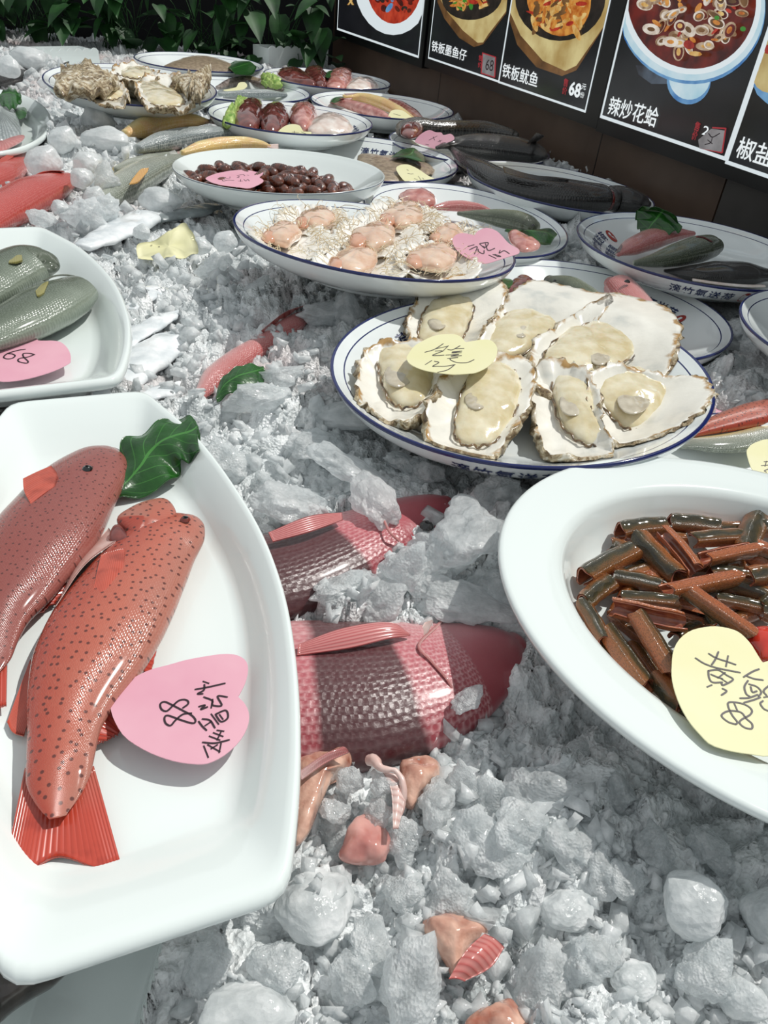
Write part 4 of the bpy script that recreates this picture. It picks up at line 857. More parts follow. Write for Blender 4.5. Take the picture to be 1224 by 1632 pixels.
M_pale = simple('pale_flesh', '#d9c2b6', '#f0e6de', rough=.18, scale=50, coat=.6, bump=(60, .4, .002))
M_brn = simple('brown_red_flesh', '#5a2a26', '#8a4a42', rough=.14, scale=45, coat=.9, bump=(40, .4, .002))
M_sand = simple('flounder_skin', '#7c6b58', '#a8967e', rough=.4, scale=120, coat=.3, bump=(150, .6), det=5)
M_lett = simple('lettuce_leaf', '#6f9a3c', '#bcd07a', rough=.35, scale=60, bump=(80, 1.0, .004))
M_pinkfin = finmat('pink_fin', '#b85652', '#d99a92', 8); M_pinkfin0 = finmat('pink_breast_fin', '#b85456', '#d9a09c', 7, axis=0)
M_palefin = finmat('pale_fin', '#cfa49c', '#f3e4dd', 9)
def cap_fish(sp, z):
    for (x, y, r) in sp:
        p = at(x, y, z); FISHCAP.append((p[0], p[1], r * pxs(p), z))
def fish(name, label, cat, sp, z, mat, a=1, b=.5, tail=None, tz=None, eyep=None, cap=False, group=None, par_only=False, **k):
    p0 = at(sp[len(sp) // 2][0], sp[len(sp) // 2][1], z); mr = max(s[2] for s in sp) * pxs(p0) * b
    root = thing(name, [p0[0], p0[1], z - mr], label, cat, group)
    body('body', sp, z, a, b, root, mat, **k)
    if tail: ruled('tail_fin', tail[0], tail[1], tz or z, tz or z, root, tail[2], ridge=.0005)
    if eyep: eye(root, *eyep)
    if cap: cap_fish(sp, z - .004)
    return root
FISHCAP = []
Z4 = ZM(400, 700, 2.72)
SP1 = Z4([(-300, 1150, 330), (200, 1100, 330), (500, 1085, 318), (760, 1035, 272), (900, 985, 228), (1020, 935, 168), (1100, 900, 110), (1150, 880, 50)])
s1 = fish('red_snapper', 'large pink snapper with a broad dark band in the ice between the two white platters', 'fish', SP1, -.052, M_snap, b=.42, cap=True, K=80, n=48)
zt = -.052 + .0225
ruled('pectoral_fin', Z4([(690, 845), (600, 795), (400, 820), (205, 890)]), Z4([(690, 852), (600, 864), (430, 905), (200, 938)]), [zt, zt + .006, zt + .008, zt + .004], [zt, zt + .004, zt + .004, zt + .002], s1, M_pinkfin0, nv=14, nu=40, ridge=0, bulge=.002)
body('gill_edge', [q + (2.6,) for q in Z4([(865, 757), (800, 815), (728, 893), (780, 960), (850, 1040), (880, 1100)])], 0, 1, .6, s1, M_pkf, K=40, n=10, zs=[zt - .019, zt - .009, zt - .0005, zt - .001, zt - .003, zt - .008])
ruled('gill', Z4([(735, 880), (760, 850), (790, 790)]), Z4([(728, 850), (750, 800), (775, 778)]), zt - .004, zt - .010, s1, M_gillw, nu=16, nv=6)
SP2 = Z4([(-200, 640, 200), (100, 590, 200), (300, 520, 185), (480, 440, 158), (620, 370, 125), (730, 320, 92), (810, 285, 60), (850, 268, 30)])
s2 = fish('red_snapper', 'dark banded pink snapper with a blue black eye, half buried behind the larger one', 'fish', SP2, -.05, M_snap2, b=.45, cap=True, K=70, n=44)
ruled('pectoral_fin', Z4([(395, 318), (250, 335), (75, 405)]), Z4([(398, 350), (260, 400), (95, 445)]), [-.026, -.018, -.02], [-.028, -.024, -.024], s2, M_pinkfin0, nu=30)
body('gill_edge', [q + (2.2,) for q in Z4([(480, 310), (560, 330), (600, 400), (640, 440)])], 0, 1, .6, s2, M_pkf, K=24, n=8, zs=[-.036, -.03, -.03, -.036])
eye(s2, 400 + 762 / 2.72, 700 + 372 / 2.72, 11, -.036, M_eye)
# scraps of fish in the foreground ice
Z5 = ZM(250, 1150, 2.04)
def scrap(name, label, cat, out, z, h, mat, cap=True, **k):
    root = thing(name, at(*out[0], z), label, cat); blob('flesh', out, z, h, root, mat, rough=.003, rs=60, **k)
    return root
r = scrap('fish_scrap', 'orange chunk of fish head sticking out of the ice beside the big grouper platter', 'fish', Z5([(440, 170), (520, 118), (600, 84), (627, 95), (628, 150), (565, 190), (525, 290), (485, 380), (440, 385)]), -.04, .012, M_orm)
ruled('gill_plate', Z5([(460, 165), (540, 110), (605, 82)]), Z5([(470, 190), (550, 135), (625, 100)]), -.022, -.024, r, M_pkf, bulge=.003)
r = thing('fish_bone', at(600, 1270, -.05), 'white fish collar bone with a pale fin upright in the ice', 'fish bone')
body('bone', [q + (w_,) for q, w_ in zip(Z5([(690, 125), (708, 128), (730, 150), (775, 160), (800, 205), (800, 260), (780, 340)]), (8, 10, 4.5, 5, 6, 6, 2))], 0, 1, 1, r, M_gillw, K=36, n=12, zs=[-.025, -.023, -.022, -.022, -.024, -.03, -.036], rough=.001, rs=150)
ruled('fin', Z5([(735, 165), (762, 230), (768, 350)]), Z5([(800, 180), (806, 250), (785, 350)]), -.026, -.028, r, M_palefin, bulge=.002)
scrap('fish_piece', 'translucent pink piece of fish in the ice below the white collar bone', 'fish', Z5([(598, 440), (640, 350), (700, 328), (765, 378), (745, 450), (680, 468)]), -.042, .010, M_pkm)
scrap('fish_piece', 'pink orange scrap of fish under ice right of the white collar bone', 'fish', Z5([(800, 160), (860, 120), (925, 140), (915, 190), (860, 240), (830, 290), (800, 260)]), -.043, .010, M_orm)
r = scrap('fish_scrap', 'brown fish cheek with a red fin in the ice near the bottom of the picture', 'fish', Z5([(868, 652), (920, 638), (1000, 658), (1060, 695), (1010, 740), (970, 830), (930, 785), (885, 715)]), -.045, .011, M_orm)
ruled('fin', Z5([(1065, 690), (1005, 745), (948, 838)]), Z5([(1130, 735), (1085, 800), (1000, 845)]), [-.034, -.03, -.032], -.036, r, M_pinkfin, bulge=.004)
scrap('fish_piece', 'orange brown fish scrap at the bottom edge among the ice', 'fish', [(740, 1640), (765, 1608), (805, 1590), (835, 1615), (845, 1650), (790, 1665)], -.047, .008, M_orm)
# fish at the left back
Z6 = ZM(0, 0, 2.72)
for lab, sp, m, z, g in [('golden croaker lying rearmost of the heap on the ice', [(545, 580, 18), (620, 556, 43), (700, 528, 42), (780, 518, 34), (850, 522, 24), (900, 526, 9)], M_gold, -.004, None),
    ('silver grey croaker in the middle of the heap, behind the big ice blocks', [(600, 645, 20), (700, 618, 44), (800, 597, 42), (900, 584, 34), (980, 575, 22), (1045, 577, 8)], M_silv, -.008, None),
    ('golden croaker reaching under the rim of the plain white plate', [(790, 662, 10), (870, 643, 30), (960, 628, 32), (1060, 622, 28), (1130, 627, 18), (1170, 634, 6)], M_gold, -.004, None),
    ('yellow bellied croaker nearest to the plain white plate, head down in the ice', [(440, 880, 36), (520, 825, 68), (600, 775, 65), (680, 733, 50), (760, 703, 34), (845, 680, 12)], M_croak, -.028, None),
    ('narrow grey croaker just behind the yellow bellied one', [(500, 735, 12), (570, 712, 24), (650, 690, 22), (760, 665, 10)], M_croak, -.024, None)]:
    s = Z6(sp); r = fish('yellow_croaker', lab, 'fish', s, z, m, b=.8, K=40, n=24)
    d = .0
    if 'yellow bellied' in lab:
        ruled('pectoral_fin', Z6([(575, 775), (610, 735), (645, 728)]), Z6([(560, 800), (600, 790), (640, 745)]), z + .025, z + .022, r, finmat('yellow_fin', '#c98a3a', '#e8c070', 10), nu=14)
    x, y, _ = s[-1]; x0, y0, _ = s[-2]; dx, dy = (x - x0), (y - y0); L = math.hypot(dx, dy); dx /= L; dy /= L
    ruled('tail_fin', [(x - dx * 4, y - dy * 4 - 2), (x - dx * 4, y - dy * 4 + 2)], [(x + dx * 14, y + dy * 14 - 6), (x + dx * 14, y + dy * 14 + 4)], z, z, r, M_palefin, nu=10)
r = fish('red_fish', 'bright red fish at the left edge, behind the platter with grey green fish', 'fish', Z6([(-80, 985, 60), (30, 910, 82), (130, 852, 82), (220, 812, 62), (285, 785, 38), (325, 772, 18)]), -.02, M_redf, b=.7, K=44)
ruled('dorsal_fin', Z6([(60, 830), (180, 760), (280, 745)]), Z6([(60, 822), (175, 748), (270, 740)]), -.005, .0, r, M_rfin)
r = fish('red_fish', 'dark red fish at the far left, mostly hidden behind the bright red one', 'fish', Z6([(-80, 800, 70), (10, 760, 62), (70, 710, 48), (105, 670, 26)]), -.028, M_redf, b=.7)
ruled('dorsal_fin', Z6([(0, 720), (60, 680)]), Z6([(0, 690), (60, 655)]), -.01, -.005, r, M_rfin)
r = fish('black_fish', 'black scaly fish at the far left behind the platter with the pomfret', 'fish', Z6([(-80, 380, 30), (20, 352, 42), (120, 325, 42), (190, 308, 32), (250, 295, 15)]), -.02, M_blk, b=.8)
ruled('tail_fin', Z6([(240, 285), (240, 305)]), Z6([(300, 265), (300, 300)]), -.01, -.01, r, M_blk)
Z0 = ZM(0, 100, 5.564); f0 = T0Z - .0255
r = thing('silver_pomfret', at(-10, 190, f0), 'broad silver pomfret on the white platter at the far left', 'fish')
blob('body', Z0([(-260, 370), (-100, 345), (0, 350), (65, 372), (125, 430), (168, 520), (188, 640), (100, 690), (0, 705), (-200, 720)]), f0 + .012, .016, r, M_silv, n=60)
blob('belly', Z0([(-200, 760), (0, 735), (120, 700), (215, 650), (200, 690), (100, 745), (0, 790), (-200, 800)]), f0 + .010, .008, r, M_pkf)
l = ruled('spinach_leaf', Z0([(-20, 350), (60, 400), (130, 405), (195, 345)]), Z0([(-20, 300), (60, 232), (130, 235), (190, 290)]), f0 + .03, f0 + .04, None, M_spin, bulge=.01, ripple=.002); tag(l, 'curled green leaf behind the silver pomfret', 'leaf')
l = ruled('spinach_leaf', Z0([(120, 410), (170, 500), (230, 480)]), Z0([(140, 400), (220, 400), (246, 440)]), f0 + .016, f0 + .014, None, M_spin, bulge=.004); tag(l, 'small leaf tip lying right of the silver pomfret', 'leaf')
Z7 = ZM(0, 200, 2.914)
r = fish('grey_green_fish', 'rear one of the two grey green fish on the left platter', 'fish', Z7([(233, 665, 30), (222, 660, 52), (190, 655, 80), (120, 658, 104), (30, 700, 116), (-60, 760, 108), (-150, 820, 80), (-260, 880, 60)]), f2 + .022, M_gre, b=.6, K=60, n=36)
ruled('pectoral_fin', Z7([(60, 590), (80, 575), (100, 575)]), Z7([(40, 640), (75, 640), (105, 630)]), f2 + .041, f2 + .042, r, finmat('olive_yellow_fin', '#8a8440', '#a8a060', 8), nu=14, bulge=.001)
r = fish('grey_green_fish', 'front one of the two grey green fish, partly under the pink 68 tag', 'fish', Z7([(412, 748, 22), (400, 750, 45), (365, 762, 75), (300, 800, 102), (210, 850, 114), (110, 905, 108), (0, 960, 90), (-100, 1010, 64), (-180, 1050, 50)]), f2 + .020, M_gre, b=.55, K=60, n=36)
ruled('pectoral_fin', Z7([(200, 735), (225, 725), (222, 740)]), Z7([(165, 770), (175, 795), (205, 780)]), f2 + .0385, f2 + .039, r, bpy.data.materials['olive_yellow_fin'], nu=14, bulge=.001)
body('gill_edge', [q + (1.5,) for q in Z7([(205, 720), (250, 700), (300, 695), (345, 700)])], 0, 1, .6, r, M_gre2, K=20, n=8, zs=[f2 + .036, f2 + .032, f2 + .026, f2 + .022])
for i, (lab, sp, z, m, nm) in enumerate([('silver ribbonfish piece left of the crumpled yellow paper', [(385, 562, 26), (480, 522, 44), (580, 472, 52), (680, 425, 44), (742, 410, 16)], -.036, M_rib, 'ribbonfish'),
    ('dull grey ribbonfish behind the crumpled yellow paper, under the plain white plate', [(740, 432, 22), (860, 410, 32), (950, 388, 28), (1015, 370, 12)], -.036, M_ribd, 'ribbonfish'),
    ('short silver ribbonfish end beside the tip of the left platter', [(600, 850, 22), (650, 806, 34), (715, 775, 38), (778, 772, 14)], -.036, M_rib, 'ribbonfish'),
    ('widest silver ribbonfish piece, above the corner of the grouper platter', [(460, 1250, 60), (560, 1175, 84), (670, 1085, 84), (780, 1010, 62), (855, 972, 26)], -.042, M_rib, 'ribbonfish'),
    ('thin silver ribbonfish piece lying along the widest one', [(560, 1040, 26), (650, 962, 38), (750, 902, 32), (835, 862, 10)], -.040, M_rib, 'ribbonfish'),
    ('small silver ribbonfish end touching the corner of the grouper platter', [(670, 1262, 20), (740, 1240, 34), (795, 1222, 34), (828, 1190, 10)], -.045, M_rib, 'ribbonfish')]):
    s = Z7(sp); o = body(nm, s, z, 1, .3, None, m, K=40, n=24, rough=.002, rs=60, cusp=.8); tag(o, lab, 'fish'); cap_fish(s[1:-1], z - .006)
Z8 = ZM(200, 380, 2.448)
sp = Z8([(285, 620, 20), (350, 545, 50), (430, 478, 45), (540, 412, 42), (640, 345, 40), (700, 300, 26), (735, 285, 12)])
r = fish('pink_fish', 'pink fish buried under crushed ice in the middle, pointing away', 'fish', sp, -.042, M_pkf, b=.75, K=50); ruled('dorsal_fin', Z8([(540, 370), (620, 310), (700, 265)]), Z8([(530, 360), (620, 290), (700, 262)]), -.036, -.026, r, M_pinkfin)
cap_fish(sp[1:-1], -.06)
l = ruled('spinach_leaf', Z8([(352, 625), (368, 560), (415, 512), (475, 490), (535, 500)]), Z8([(358, 640), (410, 605), (470, 590), (530, 572), (548, 525)]), [-.034, -.026, -.022, -.022, -.026], [-.035, -.03, -.028, -.03, -.03], None, M_spin, bulge=.004, ripple=.001, nu=36, nv=18); tag(l, 'green leaf lying on the crushed ice left of the big oyster plate', 'leaf')
# ---- plate K
ZK = ZM(560, 280, 3.4); k = floor_z('K')
def lumpy(name, label, cat, out, z, h, mat, **kw): o = blob(name, out, z, h, None, mat, rough=.0025, rs=45, **kw); return tag(o, label, cat)
lumpy('fish_piece', 'small pink piece at the back of the plate behind the scallops', 'fish', ZK([(262, 112), (340, 100), (400, 97), (450, 128), (455, 160), (380, 165), (300, 150)]), k + .03, .016, M_pkm)
r = fish('pink_fish', 'pink silvery fish behind the scallops, left of the mullet', 'fish', ZK([(450, 175, 12), (520, 165, 26), (600, 165, 30), (690, 172, 20), (745, 185, 8)]), k + .03, M_pkf, b=.8)
ruled('tail_fin', ZK([(455, 165), (455, 180)]), ZK([(430, 150), (425, 175)]), k + .03, k + .03, r, M_pinkfin, nu=8)
r = fish('mullet', 'scaly olive silver mullet behind the scallops', 'fish', ZK([(580, 205, 10), (680, 215, 28), (790, 228, 46), (890, 246, 55), (955, 266, 50), (985, 280, 38)]), k + .03, M_gre2, b=.85, K=50)
eye(r, 560 + 985 / 3.4, 280 + 268 / 3.4, 2.6, k + .05, M_eye)
l = ruled('spinach_leaf', ZK([(830, 300), (940, 335), (1030, 372), (1080, 372)]), ZK([(840, 295), (960, 300), (1070, 285), (1118, 318)]), k + .022, k + .03, None, M_spin, bulge=.006, nu=30); tag(l, 'green leaf at the right end of the plate behind the scallops', 'leaf')
lumpy('fish_piece', 'pink piece beside the leaf on the plate behind the scallops', 'fish', ZK([(845, 308), (930, 330), (1012, 368), (1010, 400), (930, 412), (870, 370)]), k + .024, .012, M_pkm)
# ---- plate N
ZN = ZM(500, 400, 1.691); k = floor_z('N')
l = ruled('spinach_leaf', ZN([(440, 100), (475, 72), (525, 75)]), ZN([(460, 112), (500, 108), (545, 95)]), k + .03, k + .035, None, M_spin, bulge=.006); tag(l, 'leaf peeping out between the scallop plate and the big oysters', 'leaf')
lumpy('clam', 'dark brown clam behind the rear oysters of the big plate', 'clam', ZN([(512, 122), (530, 95), (560, 82), (600, 98), (606, 125), (560, 130)]), k + .024, .016, M_brn)
r = fish('grey_green_fish', 'olive fish standing up behind the big oysters', 'fish', ZN([(635, 80, 15), (655, 92, 28), (690, 105, 36), (735, 130, 34), (775, 155, 24), (810, 175, 12)]), k + .032, M_gre2, b=.8, K=44); eye(r, 500 + 650 / 1.691, 400 + 80 / 1.691, 2.5, k + .05, M_eye)
r = fish('pink_fish', 'pink fish with upturned head behind the largest oyster', 'fish', ZN([(800, 85, 16), (822, 98, 38), (845, 125, 44), (870, 155, 44), (900, 195, 40), (930, 235, 30)]), k + .034, M_pkf, b=.8, K=44); eye(r, 500 + 845 / 1.691, 400 + 82 / 1.691, 4.5, k + .058, M_eye)
# ---- plate Q
ZQ = ZM(880, 280, 3.558); k = floor_z('Q')
l = ruled('spinach_leaf', ZQ([(500, 325), (478, 260), (480, 195), (560, 178)]), ZQ([(560, 335), (660, 330), (735, 300), (690, 235)]), [k + .04, k + .05, k + .065, k + .075], [k + .04, k + .045, k + .05, k + .065], None, M_spin, bulge=.01, ripple=.003, nu=36, nv=20); tag(l, 'leaf standing up at the back of the plate under the clam menu picture', 'leaf')
r = fish('pale_pink_fish', 'pale pink fish in front of the upright leaf on the right plate', 'fish', ZQ([(375, 445, 14), (450, 405, 52), (560, 362, 62), (680, 335, 44), (800, 328, 12)]), k + .035, M_pkf, b=.75, K=44)
ruled('tail_fin', ZQ([(385, 430), (400, 400)]), ZQ([(350, 445), (392, 388)]), k + .04, k + .045, r, M_ribd, nu=10)
r = fish('grey_green_fish', 'plump olive fish with open mouth on the right plate against the wall', 'fish', ZQ([(475, 495, 16), (580, 482, 40), (700, 452, 66), (820, 418, 78), (890, 400, 66), (925, 398, 44)]), k + .035, M_gre2, b=.75, K=50)
body('mouth', [q + (1.6,) for q in ZQ([(820, 345), (860, 352), (905, 375)])], 0, 1, 1, r, M_gill, K=12, n=8, zs=[k + .065, k + .062, k + .055])
r = fish('dark_sole', 'flat dark sole at the front of the right plate against the wall', 'fish', ZQ([(640, 540, 8), (790, 555, 44), (950, 552, 68), (1100, 552, 64), (1210, 560, 36)]), k + .02, M_blk, b=.45, K=44)
body('fin_edge', [q + (2.5,) for q in ZQ([(800, 590), (950, 612), (1100, 625), (1200, 625)])], 0, 1, .4, r, M_pale, K=24, n=8, zs=[k + .02] * 4)
# ---- plate S
ZS = ZM(1000, 540, 5.464); k = floor_z('S')
r = fish('spotted_grouper', 'salmon pink spotted grouper on the plate above the eel platter', 'fish', ZS([(420, 850, 20), (520, 830, 40), (700, 770, 72), (900, 715, 100), (1100, 665, 120), (1300, 620, 116), (1500, 590, 90)]), k + .032, M_grp, b=.6, K=60, n=36)
ruled('tail_fin', ZS([(520, 815), (530, 845)]), ZS([(440, 810), (450, 870)]), k + .03, k + .03, r, M_tail)
r = fish('silver_croaker', 'silvery yellow fish lying in front of the spotted one above the eel platter', 'fish', ZS([(385, 925, 30), (550, 915, 52), (750, 920, 76), (950, 905, 94), (1200, 860, 110), (1400, 820, 90)]), k + .026, M_croak, b=.5, K=60, n=32)
ruled('tail_fin', ZS([(395, 905), (395, 940)]), ZS([(330, 890), (340, 950)]), k + .026, k + .026, r, M_palefin)
# ---- plate G, D, E, F, C, B
ZG = ZM(560, 220, 6.12); k = floor_z('G')
r = thing('flounder', at(620, 270, k), 'sandy brown flounder behind the plain plate of pupae', 'fish'); blob('body', ZG([(60, 180), (250, 190), (420, 185), (600, 205), (740, 255), (800, 300), (785, 350), (650, 385), (500, 430), (300, 450), (120, 420)]), k + .016, .014, r, M_sand, n=60, rough=.001)
body('fin_edge', [q + (1.4,) for q in ZG([(420, 180), (600, 198), (745, 250), (805, 300), (785, 355)])], 0, 1, .5, r, M_sand, K=30, n=8, zs=[k + .018] * 5)
l = ruled('spinach_leaf', ZG([(385, 190), (440, 150), (500, 110), (560, 100)]), ZG([(560, 200), (705, 232), (712, 180), (640, 115)]), k + .035, k + .04, None, M_spin, bulge=.006, nu=30); tag(l, 'round leaf behind the sandy flounder', 'leaf')
ZD = ZM(300, 60, 2.66); k = floor_z('D')
for lab, o_, m, h in [('leftmost dark red clam beside the lettuce', [(185, 372), (205, 318), (255, 287), (312, 290), (322, 330), (300, 385), (245, 398)], M_brn, .03), ('dark brown clam, second from the lettuce', [(308, 385), (308, 335), (350, 302), (400, 302), (428, 342), (415, 385), (380, 412), (330, 412)], M_brn, .03),
    ('pale pink clam, third from the lettuce', [(428, 350), (440, 312), (505, 295), (542, 322), (540, 362), (500, 395), (450, 380)], M_pkm, .028), ('whitish clam farthest from the lettuce', [(510, 402), (525, 362), (580, 338), (650, 348), (694, 382), (688, 404), (600, 410)], M_pale, .022)]:
    lumpy('clam', lab, 'clam', ZD(o_), k + .022, h, m)
l = blob('lettuce', ZD([(145, 372), (150, 350), (188, 318), (208, 290), (212, 268), (245, 266), (255, 290), (215, 325), (190, 375)]), k + .03, .02, None, M_lett, rough=.008, rs=90); tag(l, 'frilly green lettuce at the left of the bowl of clams', 'lettuce')
k = floor_z('E')
for lab, o_, m, h in [('long red clam at the left of the plate at the back by the wall', [(372, 152), (425, 140), (480, 152), (532, 188), (535, 206), (450, 192), (390, 172)], M_redf, .022), ('reddish brown clam, second on the plate at the back by the wall', [(485, 158), (528, 137), (570, 150), (592, 182), (585, 208), (540, 202)], M_brn, .026),
    ('pale pink clam with fine ridges at the back by the wall', [(588, 182), (615, 152), (690, 148), (698, 182), (665, 216), (592, 212)], M_pkm, .026), ('whitish orange clam at the right of the plate at the back by the wall', [(675, 208), (700, 182), (775, 183), (802, 205), (795, 222), (680, 220)], M_pale, .018)]:
    lumpy('clam', lab, 'clam', ZD(o_), k + .022, h, m if m != M_redf else M_brn)
l = ruled('spinach_leaf', ZD([(572, 165), (590, 145), (620, 135)]), ZD([(590, 172), (640, 155), (652, 140)]), k + .035, k + .04, None, M_spin, bulge=.004); tag(l, 'leaf behind the pale ridged clam at the back by the wall', 'leaf')
k = floor_z('F')
r = fish('red_squid', 'dark pink squid on the plate below the left menu board', 'squid', ZD([(610, 270, 8), (680, 284, 20), (760, 308, 24), (820, 330, 20), (855, 345, 8)]), k + .022, M_pkm, b=.8); ruled('fin', ZD([(690, 262), (650, 262)]), ZD([(700, 255), (640, 258)]), k + .03, k + .035, r, M_pinkfin, nu=8)
r = fish('pale_squid', 'yellowish white squid across the plate below the left menu board', 'squid', ZD([(660, 252, 10), (740, 256, 20), (820, 278, 24), (890, 312, 22), (955, 345, 8)]), k + .026, M_gold, b=.7); ruled('fin', ZD([(670, 245), (700, 240)]), ZD([(660, 238), (720, 234)]), k + .04, k + .04, r, M_palefin, nu=8)
o = body('pale_squid', ZD([(845, 262, 8), (900, 285, 17), (955, 318, 17), (990, 342, 6)]), k + .024, 1, .7, None, M_pkm, K=30, n=18); tag(o, 'thin pinkish squid at the right side of the plate below the left menu board', 'squid')
l = ruled('spinach_leaf', ZD([(600, 275), (612, 258), (640, 250)]), ZD([(618, 278), (640, 268), (662, 256)]), k + .03, k + .03, None, M_spin, bulge=.004); tag(l, 'leaf beside the dark pink squid', 'leaf')
cC = at(381, 141, 0.0) / U; plate('C', (cC[0], cC[1], 0), .57, 'round printed plate with cuttlefish and lettuce between the rough oysters and the clams', rot=-30)
k = floor_z('C')
r = fish('cuttlefish', 'grey cuttlefish with a small yellow tag', 'cuttlefish', ZD([(125, 212, 8), (180, 195, 20), (250, 190, 26), (320, 205, 20), (400, 222, 8)]), k + .026, simple('cuttlefish_skin', '#6b5e58', '#9a8e88', rough=.2, scale=80, coat=.7), b=.8); ruled('fin', ZD([(240, 172), (300, 185)]), ZD([(250, 158), (310, 175)]), k + .04, k + .045, r, M_sand, nu=8)
o = body('silver_fish', ZD([(130, 240, 8), (230, 236, 16), (330, 238, 18), (415, 242, 7)]), k + .02, 1, .7, None, M_silv, K=30, n=18); tag(o, 'small silver fish in front of the grey cuttlefish', 'fish')
l = blob('lettuce', ZD([(308, 192), (318, 168), (345, 180), (390, 188), (398, 210), (360, 208)]), k + .035, .018, None, M_lett, rough=.008, rs=90); tag(l, 'bit of frilly lettuce behind the grey cuttlefish', 'lettuce')
k = floor_z('B')
r = thing('flounder', at(320, 110, k), 'brown flatfish on the rearmost plate under the plants', 'fish'); blob('body', Z6([(700, 300), (780, 266), (860, 252), (950, 265), (1030, 298), (1040, 322), (900, 324), (750, 320)]), k + .022, .02, r, M_sand, n=50, rough=.001); body('fin_edge', [q + (1.2,) for q in Z6([(760, 272), (860, 250), (960, 268)])], 0, 1, .5, r, M_sand, K=16, n=8, zs=[k + .03] * 3)
l = ruled('spinach_leaf', Z6([(980, 288), (1020, 265), (1070, 260)]), Z6([(1020, 322), (1090, 325), (1113, 292)]), k + .03, k + .045, None, M_spin, bulge=.006, nu=24); tag(l, 'leaf at the right of the brown flatfish at the very back', 'leaf')
# ---- black fish by the wall
ZL = ZM(600, 0, 1.962); k = floor_z('L')
r = fish('snakehead', 'long black glistening fish with a cut neck on the plate by the wall', 'fish', ZL([(225, 455, 6), (250, 480, 14), (285, 510, 26), (340, 545, 38), (400, 580, 45), (480, 603, 52), (560, 612, 54), (640, 618, 48), (700, 620, 42)]), k + .04, M_blk, b=.75, K=70, n=36)
body('head', ZL([(722, 625, 34), (745, 622, 40), (790, 628, 38), (830, 635, 26), (850, 640, 10)]), k + .036, 1, .75, r, M_blk, K=30, n=24)
body('neck_cut', ZL([(700, 622, 36), (726, 626, 33)]), k + .036, 1, .7, r, simple('cut_flesh', '#3c0e0c', '#7a2a24', rough=.15, scale=90, coat=.8), K=8, n=20)
ruled('fin', ZL([(400, 540), (480, 560), (600, 570)]), ZL([(395, 520), (480, 545), (600, 562)]), k + .07, k + .075, r, M_blk)
k = floor_z('H')
r = fish('catfish', 'dark catfish with a pink brown mouth, holding the pink tag by the wall', 'fish', ZL([(75, 412, 12), (90, 405, 28), (130, 402, 34), (190, 405, 26), (260, 405, 26), (340, 408, 28), (420, 420, 16), (440, 424, 8)]), k + .05, skin('catfish_skin', '#1d1c1b', '#4a4642', '#8a7f72', scale=(60, 20), edge=.2, sheen='#a29c90'), b=.8, K=60)
blob('mouth', ZL([(75, 420), (80, 395), (110, 385), (145, 395), (140, 420), (110, 432)]), k + .055, .014, r, M_brn)
eye(r, 600 + 118 / 1.962, 408 / 1.962, 4, k + .085, M_gillw)
r = fish('black_fish', 'thick black fish with its tail over the plate edge, in front of the catfish', 'fish', ZL([(190, 462, 5), (240, 452, 20), (300, 455, 34), (370, 462, 40), (440, 470, 38), (500, 480, 28), (528, 490, 8)]), k + .05, M_blk, b=.75, K=50)
ruled('tail_fin', ZL([(470, 450), (500, 445)]), ZL([(500, 415), (525, 425)]), k + .07, k + .09, r, M_blk)
o = blob('dark_fish', [(-90, 1540), (20, 1530), (110, 1535), (90, 1566), (50, 1590), (10, 1618), (-30, 1660), (-100, 1680)], T3Z - .004, .012, None, simple('wet_dark_skin', '#2a2422', '#5a504a', rough=.2, scale=60, coat=.7)); tag(o, 'dark fish on the bottom left platter, under the big grouper platter', 'fish')
# ---------------------------------------------------------------- lit menu boards on the wall
def emis(name, c, s, c2=None, scale=30):
    t = NT(name); col = t.ramp(t.noise(scale, 4), [(.35, C(c)), (.65, C(c2 or c))]); t.base((0.02, 0.02, 0.02, 1)); t.p(Emission_Color=col, Emission_Strength=s, Roughness=.15, Specular_IOR_Level=.4); return t.m
ME_w = emis('backlit_white', '#e4eef2', .85); ME_k = emis('backlit_black', '#0a0b0e', 1.0, '#14151a', 8); ME_txt = emis('backlit_lettering', '#eef4f6', .9)
ME_red = emis('backlit_red_lettering', '#a8323a', .8); ME_wood = emis('printed_wood', '#b79a5c', .75, '#e2d296', 14); ME_wood2 = emis('printed_dark_wood', '#5c3f22', .7, '#8a6238', 20)
ME_pan = emis('printed_black_pan', '#15110f', 1.0, '#2a221d'); ME_f1 = emis('printed_orange_food', '#b8601c', .75, '#e6a24a', 60); ME_f2 = emis('printed_golden_food', '#c98a34', .75, '#f0cf86', 50)
ME_f3 = emis('printed_red_food', '#8c1c14', .75, '#c43c26', 50); ME_f4 = emis('printed_green_food', '#3c8a2c', .8); ME_soup = emis('printed_dark_soup', '#3a0c0a', .8, '#6e1c12', 30); ME_soup2 = emis('printed_red_soup', '#9c2414', .8, '#c8442a', 30)
ME_bowl = emis('printed_pale_bowl', '#a9d3e4', .8, '#dcecf2', 12); ME_blue = emis('printed_blue_glaze', '#2b6db4', .75, '#7fb4dc', 16); ME_shell = emis('printed_clam_shell', '#8a6a4c', .8, '#cdb69a', 60); ME_shell2 = emis('printed_pale_shell', '#c8b7a4', .8, '#efe6da', 60); ME_gry = emis('paper_price_patch', '#7c7a7c', .7, '#9c9a9c')
ME_blotch = emis('printed_bowl_foot', '#24262e', .9, '#4a5664', 20)
def wpoly(name, polys, off, par, mats, idx=None, smooth=False):
    """flat printed shapes lying on the panel; polys in px"""
    V = []; F = []
    for P in polys:
        b = len(V); V += [wpt(x, y, off) for x, y in P]; F.append(tuple(range(b, b + len(P))))
    return mk(name, V, F, mats, par, idx=idx, smooth=False)
